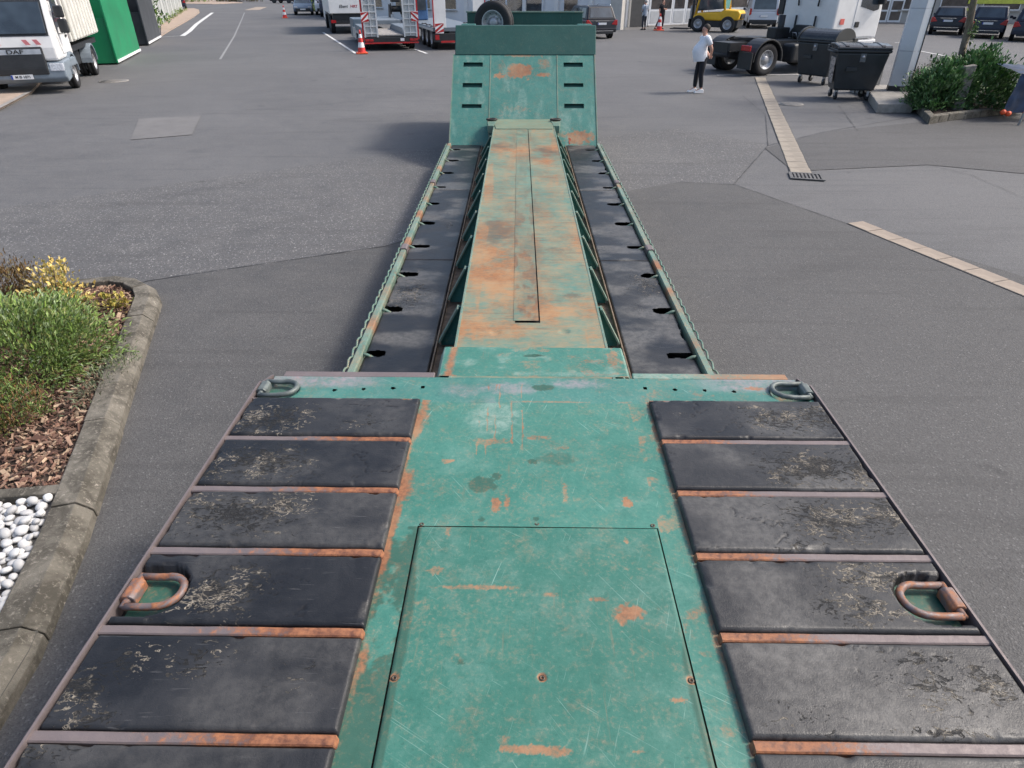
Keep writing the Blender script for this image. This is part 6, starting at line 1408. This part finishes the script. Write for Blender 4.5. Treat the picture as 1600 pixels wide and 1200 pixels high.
# =================================================================== PEOPLE
def skin_obj(name, verts, edges, radii, mat, parent, root=0, sub=2):
    me = bpy.data.meshes.new(name); me.from_pydata(verts, edges, []); me.update()
    o = mobj(name, me, mat, parent)
    sk = o.modifiers.new('skin', 'SKIN'); sk.use_smooth_shade = True
    if not me.skin_vertices: me.skin_vertices.new()
    for i, r in enumerate(radii):
        me.skin_vertices[0].data[i].radius = r if isinstance(r, tuple) else (r, r); me.skin_vertices[0].data[i].use_root = (i == root)
    sb = o.modifiers.new('sub', 'SUBSURF'); sb.levels = sub; sb.render_levels = sub
    return o
SKIN = plain('skin', (.55, .30, .22), .55, 0, .1, 6)
def person(label, loc, hd, J, shirt, trousers, shoes, hair, sleeves=.62, bib=None):
    """J: joint name -> (x right, y forward, z up); +Y is the way the person faces"""
    t = thing('person', label, 'person', loc, hd)
    names = ['pelvis', 'belly', 'chest', 'neck', 'head', 'crown', 'nose']
    V = []; E_ = []; Rd = []; id_ = {}
    def add(n, p, r, par=None):
        id_[n] = len(V); V.append(tuple(p)); Rd.append(r)
        if par is not None: E_.append((id_[par], id_[n]))
    add('pelvis', J['pelvis'], (.13, .105)); add('belly', J['belly'], (.13, .11), 'pelvis'); add('chest', J['chest'], (.15, .105), 'belly'); add('neck', J['neck'], (.055, .055), 'chest')
    hx, hy, hz = J['head']
    add('jaw', (hx, hy + .02, hz - .07), (.058, .066), 'neck'); add('head', (hx, hy, hz), (.073, .09), 'jaw'); add('crown', (hx, hy - .01, hz + .085), (.062, .075), 'head')
    add('nose', (hx, hy + .105, hz - .02), (.012, .014), 'head')
    for s, L in ((-1, 'l'), (1, 'r')):
        add('ear' + L, (hx + s * .082, hy - .01, hz - .01), (.012, .022), 'head')
        add('sh' + L, J['sh' + L], .06, 'chest'); add('el' + L, J['el' + L], .044, 'sh' + L); add('wr' + L, J['wr' + L], .030, 'el' + L); add('pa' + L, J['pa' + L], (.036, .022), 'wr' + L)
        w_ = Vector(J['wr' + L]); p_ = Vector(J['pa' + L]); d = (p_ - w_).normalized(); sd_ = d.cross(Vector((0, 1, .2))).normalized()
        for q in range(4):
            b1 = p_ + d * .045 + sd_ * (q - 1.5) * .021; b2 = b1 + d * (.034 + .006 * (1 - abs(q - 1.3))) + Vector((0, .012, 0))
            add('f%d%s' % (q, L), b1, .0095, 'pa' + L); add('g%d%s' % (q, L), b2, .008, 'f%d%s' % (q, L))
        tb = w_.lerp(p_, .6) + sd_ * -.042; add('t' + L, tb, .011, 'pa' + L); add('u' + L, tb + d * .035 + sd_ * -.01, .009, 't' + L)
        add('hip' + L, J['hip' + L], .09, 'pelvis'); add('kn' + L, J['kn' + L], .058, 'hip' + L); add('an' + L, J['an' + L], .040, 'kn' + L)
        a = Vector(J['an' + L]); f_ = Vector(J.get('toe' + L, (a.x, a.y + .16, .04))); add('ft' + L, f_, (.038, .026), 'an' + L)
    skin_obj('body', V, E_, Rd, SKIN, t, 0)
    # shirt: torso plus upper arms
    g = .018
    V, E_, Rd, id_ = [], [], [], {}
    by = J.get('bulge', .0)
    pv = Vector(J['pelvis']); be = Vector(J['belly']); ch = Vector(J['chest']); ne = Vector(J['neck'])
    rings = [(pv + Vector((0, .02 + by * .5, -.12)), .182, .150 + by * .45), (pv + Vector((0, .02 + by * .7, -.03)), .184, .152 + by * .7), (be + Vector((0, by * .8, -.04)), .182, .148 + by), (be + Vector((0, by * .6, .08)), .184, .142 + by * .6), (ch, .195, .138), (ch + Vector((0, -.005, .07)), .198, .122), (ch + Vector((0, -.005, .125)), .150, .095), (ne - Vector((0, 0, .02)), .078, .075), (ne + Vector((0, .005, .012)), .064, .066)]
    sh_ = MB(); nr_ = 24; vs_ = []
    for q_, (c_, rx_, ry_) in enumerate(rings):
        for j in range(nr_):
            a_ = 2 * PI * j / nr_; fo = 1 + .035 * mnoise.noise((math.cos(a_) * 2.2, math.sin(a_) * 2.2, c_.z * 7)) * (q_ < 6)
            vs_.append((c_.x + rx_ * fo * math.cos(a_), c_.y + ry_ * fo * math.sin(a_), c_.z + .012 * math.cos(a_ * 2) * (q_ == 0)))
    sh_.add(vs_, [(q_ * nr_ + j, q_ * nr_ + (j + 1) % nr_, (q_ + 1) * nr_ + (j + 1) % nr_, (q_ + 1) * nr_ + j) for q_ in range(len(rings) - 1) for j in range(nr_)], True)
    for L in 'lr':
        p0_ = Vector(J['sh' + L]); p1_ = Vector(J['el' + L]); ct = Vector((ch.x, ch.y, p0_.z)); ip = p0_.lerp(ct, .35) + Vector((0, 0, .01))
        pts2 = [ip, p0_ + Vector((0, 0, -.005)), p0_.lerp(p1_, min(sleeves, 1) * .5), p0_.lerp(p1_, min(sleeves, 1))]; rs2 = [.085, .084, .076, .072]
        if sleeves > .95: pts2.append(p1_.lerp(Vector(J['wr' + L]), .85)); rs2[-1] = .06; rs2.append(.042)
        sh_.tube(pts2, rs2, 14)
    sh_.build('shirt', shirt, t)
    V, E_, Rd, id_ = [], [], [], {}
    add('wa', pv + Vector((0, 0, .06)), (.155, .125)); add('pe', pv + Vector((0, 0, -.05)), (.165, .13), 'wa')
    for L in 'lr':
        hp = Vector(J['hip' + L]); kn = Vector(J['kn' + L]); an = Vector(J['an' + L])
        add('hp' + L, hp + Vector((0, 0, -.06)), .105, 'pe'); add('mt' + L, hp.lerp(kn, .5), .098, 'hp' + L); add('kn' + L, kn, .074, 'mt' + L); add('cf' + L, kn.lerp(an, .45), .072, 'kn' + L); add('an' + L, kn.lerp(an, .93), .055, 'cf' + L)
    skin_obj('trousers', V, E_, Rd, trousers, t, 0)
    if bib:
        V, E_, Rd, id_ = [], [], [], {}
        add('a', pv + Vector((0, .0, .0)), (.178, .145)); add('b', be + Vector((0, 0, .02)), (.178, .142), 'a'); add('c', be.lerp(ch, .45), (.15, .142), 'b'); skin_obj('bib', V, E_, Rd, bib, t, 0)
        for s, L in ((-1, 'l'), (1, 'r')):
            MB().tube([(s * .09, be.y + .12, be.z + .12), (s * .11, ch.y + .10, ch.z + .08), (s * .11, ch.y, ch.z + .155), (s * .08, ch.y - .12, ch.z + .05), (s * .04, be.y - .13, be.z + .1)], .022, 6).build('strap', bib, t)
    for L in 'lr':
        a = Vector(J['an' + L]); f_ = Vector(J.get('toe' + L, (a.x, a.y + .16, .04))); dd = (f_ - a); dd.z = 0; dd.normalize(); an_ = math.atan2(-dd.x, dd.y); c0 = Vector((a.x, a.y, 0)) + dd * .055
        b = MB(); pr = [(-.125, .0), (-.13, .07), (-.10, .10), (-.01, .10), (.06, .065), (.135, .045), (.15, .02), (.145, .0)]; b.prism(pr, -.045, .045, 'x')
        so_ = b.build('shoe', shoes, t, (c0.x, c0.y, max(0, a.z - .09)), (0, 0, an_), bevel=.02, seg=3); MB().box(-.047, .047, -.13, .15, -.001, .018).build('sole', M_WHT2 if shoes is M_WHT2 else M_CHAS, so_, bevel=.006)
    # hair cap, eyes, mouth
    b = MB(); prof = [(.001, .105), (.05, .097), (.080, .066), (.092, .02), (.088, -.03), (.07, -.07)]
    b.lathe(prof[:5], 20, Matrix.Translation((hx, hy - .032, hz + .030)) @ Matrix.Rotation(.62, 4, 'X') @ Matrix.Diagonal((.97, 1.12, 1.0, 1)), close=False); b.build('hair', hair, t)
    for s in (-1, 1): MB().lathe([(0, -.011), (.011, 0), (0, .011)], 10, Matrix.Translation((hx + s * .032, hy + .088, hz + .005)), close=False).build('eye', M_BLACK, t)
    MB().box(-.024, .024, -.004, .004, -.004, .004).build('mouth', plain('lips', (.28, .10, .09), .5), t, (hx, hy + .092, hz - .068))
    return t
HAIR = plain('dark_hair', (.025, .018, .014), .7, 0, .3, 60); M_SHIRT = plain('white_polo', (.74, .76, .80), .9, 0, .05, 9, bump=.3); M_TROU = plain('black_trousers', (.012, .013, .018), .85, 0, .2, 9, bump=.3)
def stand(**k):
    J = dict(pelvis=(0, 0, .96), belly=(0, .01, 1.12), chest=(0, -.01, 1.34), neck=(0, -.01, 1.50), head=(0, .02, 1.65), shl=(-.18, -.01, 1.43), shr=(.18, -.01, 1.43), ell=(-.25, -.04, 1.15), elr=(.25, -.04, 1.15), wrl=(-.24, .04, .91), wrr=(.24, .04, .91), pal=(-.24, .06, .84), par=(.24, .06, .84),
             hipl=(-.09, 0, .90), hipr=(.09, 0, .90), knl=(-.10, .02, .50), knr=(.10, .02, .50), anl=(-.10, -.02, .10), anr=(.10, -.02, .10)); J.update(k); return J
person('man in white polo shirt, black trousers and white trainers standing with hands behind his back', (5.13, 20.86, 0), PI / 2 + .22,
       stand(bulge=.075, belly=(0, .05, 1.13), chest=(0, -.01, 1.36), ell=(-.25, -.13, 1.17), elr=(.25, -.13, 1.17), wrl=(-.07, -.22, .98), wrr=(.06, -.23, .99), pal=(.0, -.235, .95), par=(-.01, -.25, .955), anl=(-.09, -.05, .10), anr=(.10, .07, .10), knr=(.10, .06, .50)), M_SHIRT, M_TROU, M_WHT2, HAIR)
person('worker in grey-blue shirt and dark dungarees standing at the workshop doorway', (8.20, 50.35, 0), .55,
       stand(wrl=(-.12, .22, 1.10), wrr=(.14, .24, 1.08), pal=(-.06, .27, 1.12), par=(.08, .29, 1.10), ell=(-.27, .0, 1.14), elr=(.27, .0, 1.14)), plain('grey_blue_shirt', (.30, .35, .42), .9, 0, .1, 8), plain('dark_dungarees', (.022, .027, .04), .85, 0, .2, 8), M_CHAS, plain('grey_hair', (.30, .29, .28), .8), 1.0, MATS['dark_dungarees'])
person('person in black T-shirt and dark maroon trousers standing legs apart by the workshop cone', (9.55, 51.3, 0), -2.7,
       stand(wrl=(-.02, .26, 1.22), pal=(.06, .28, 1.24), ell=(-.28, .06, 1.17), hipr=(.10, 0, .90), knr=(.26, .03, .50), anr=(.46, -.02, .10), knl=(-.12, .02, .50)), plain('black_tshirt', (.014, .014, .018), .9, 0, .2, 8), plain('maroon_trousers', (.045, .02, .028), .9, 0, .2, 8), M_CHAS, HAIR)
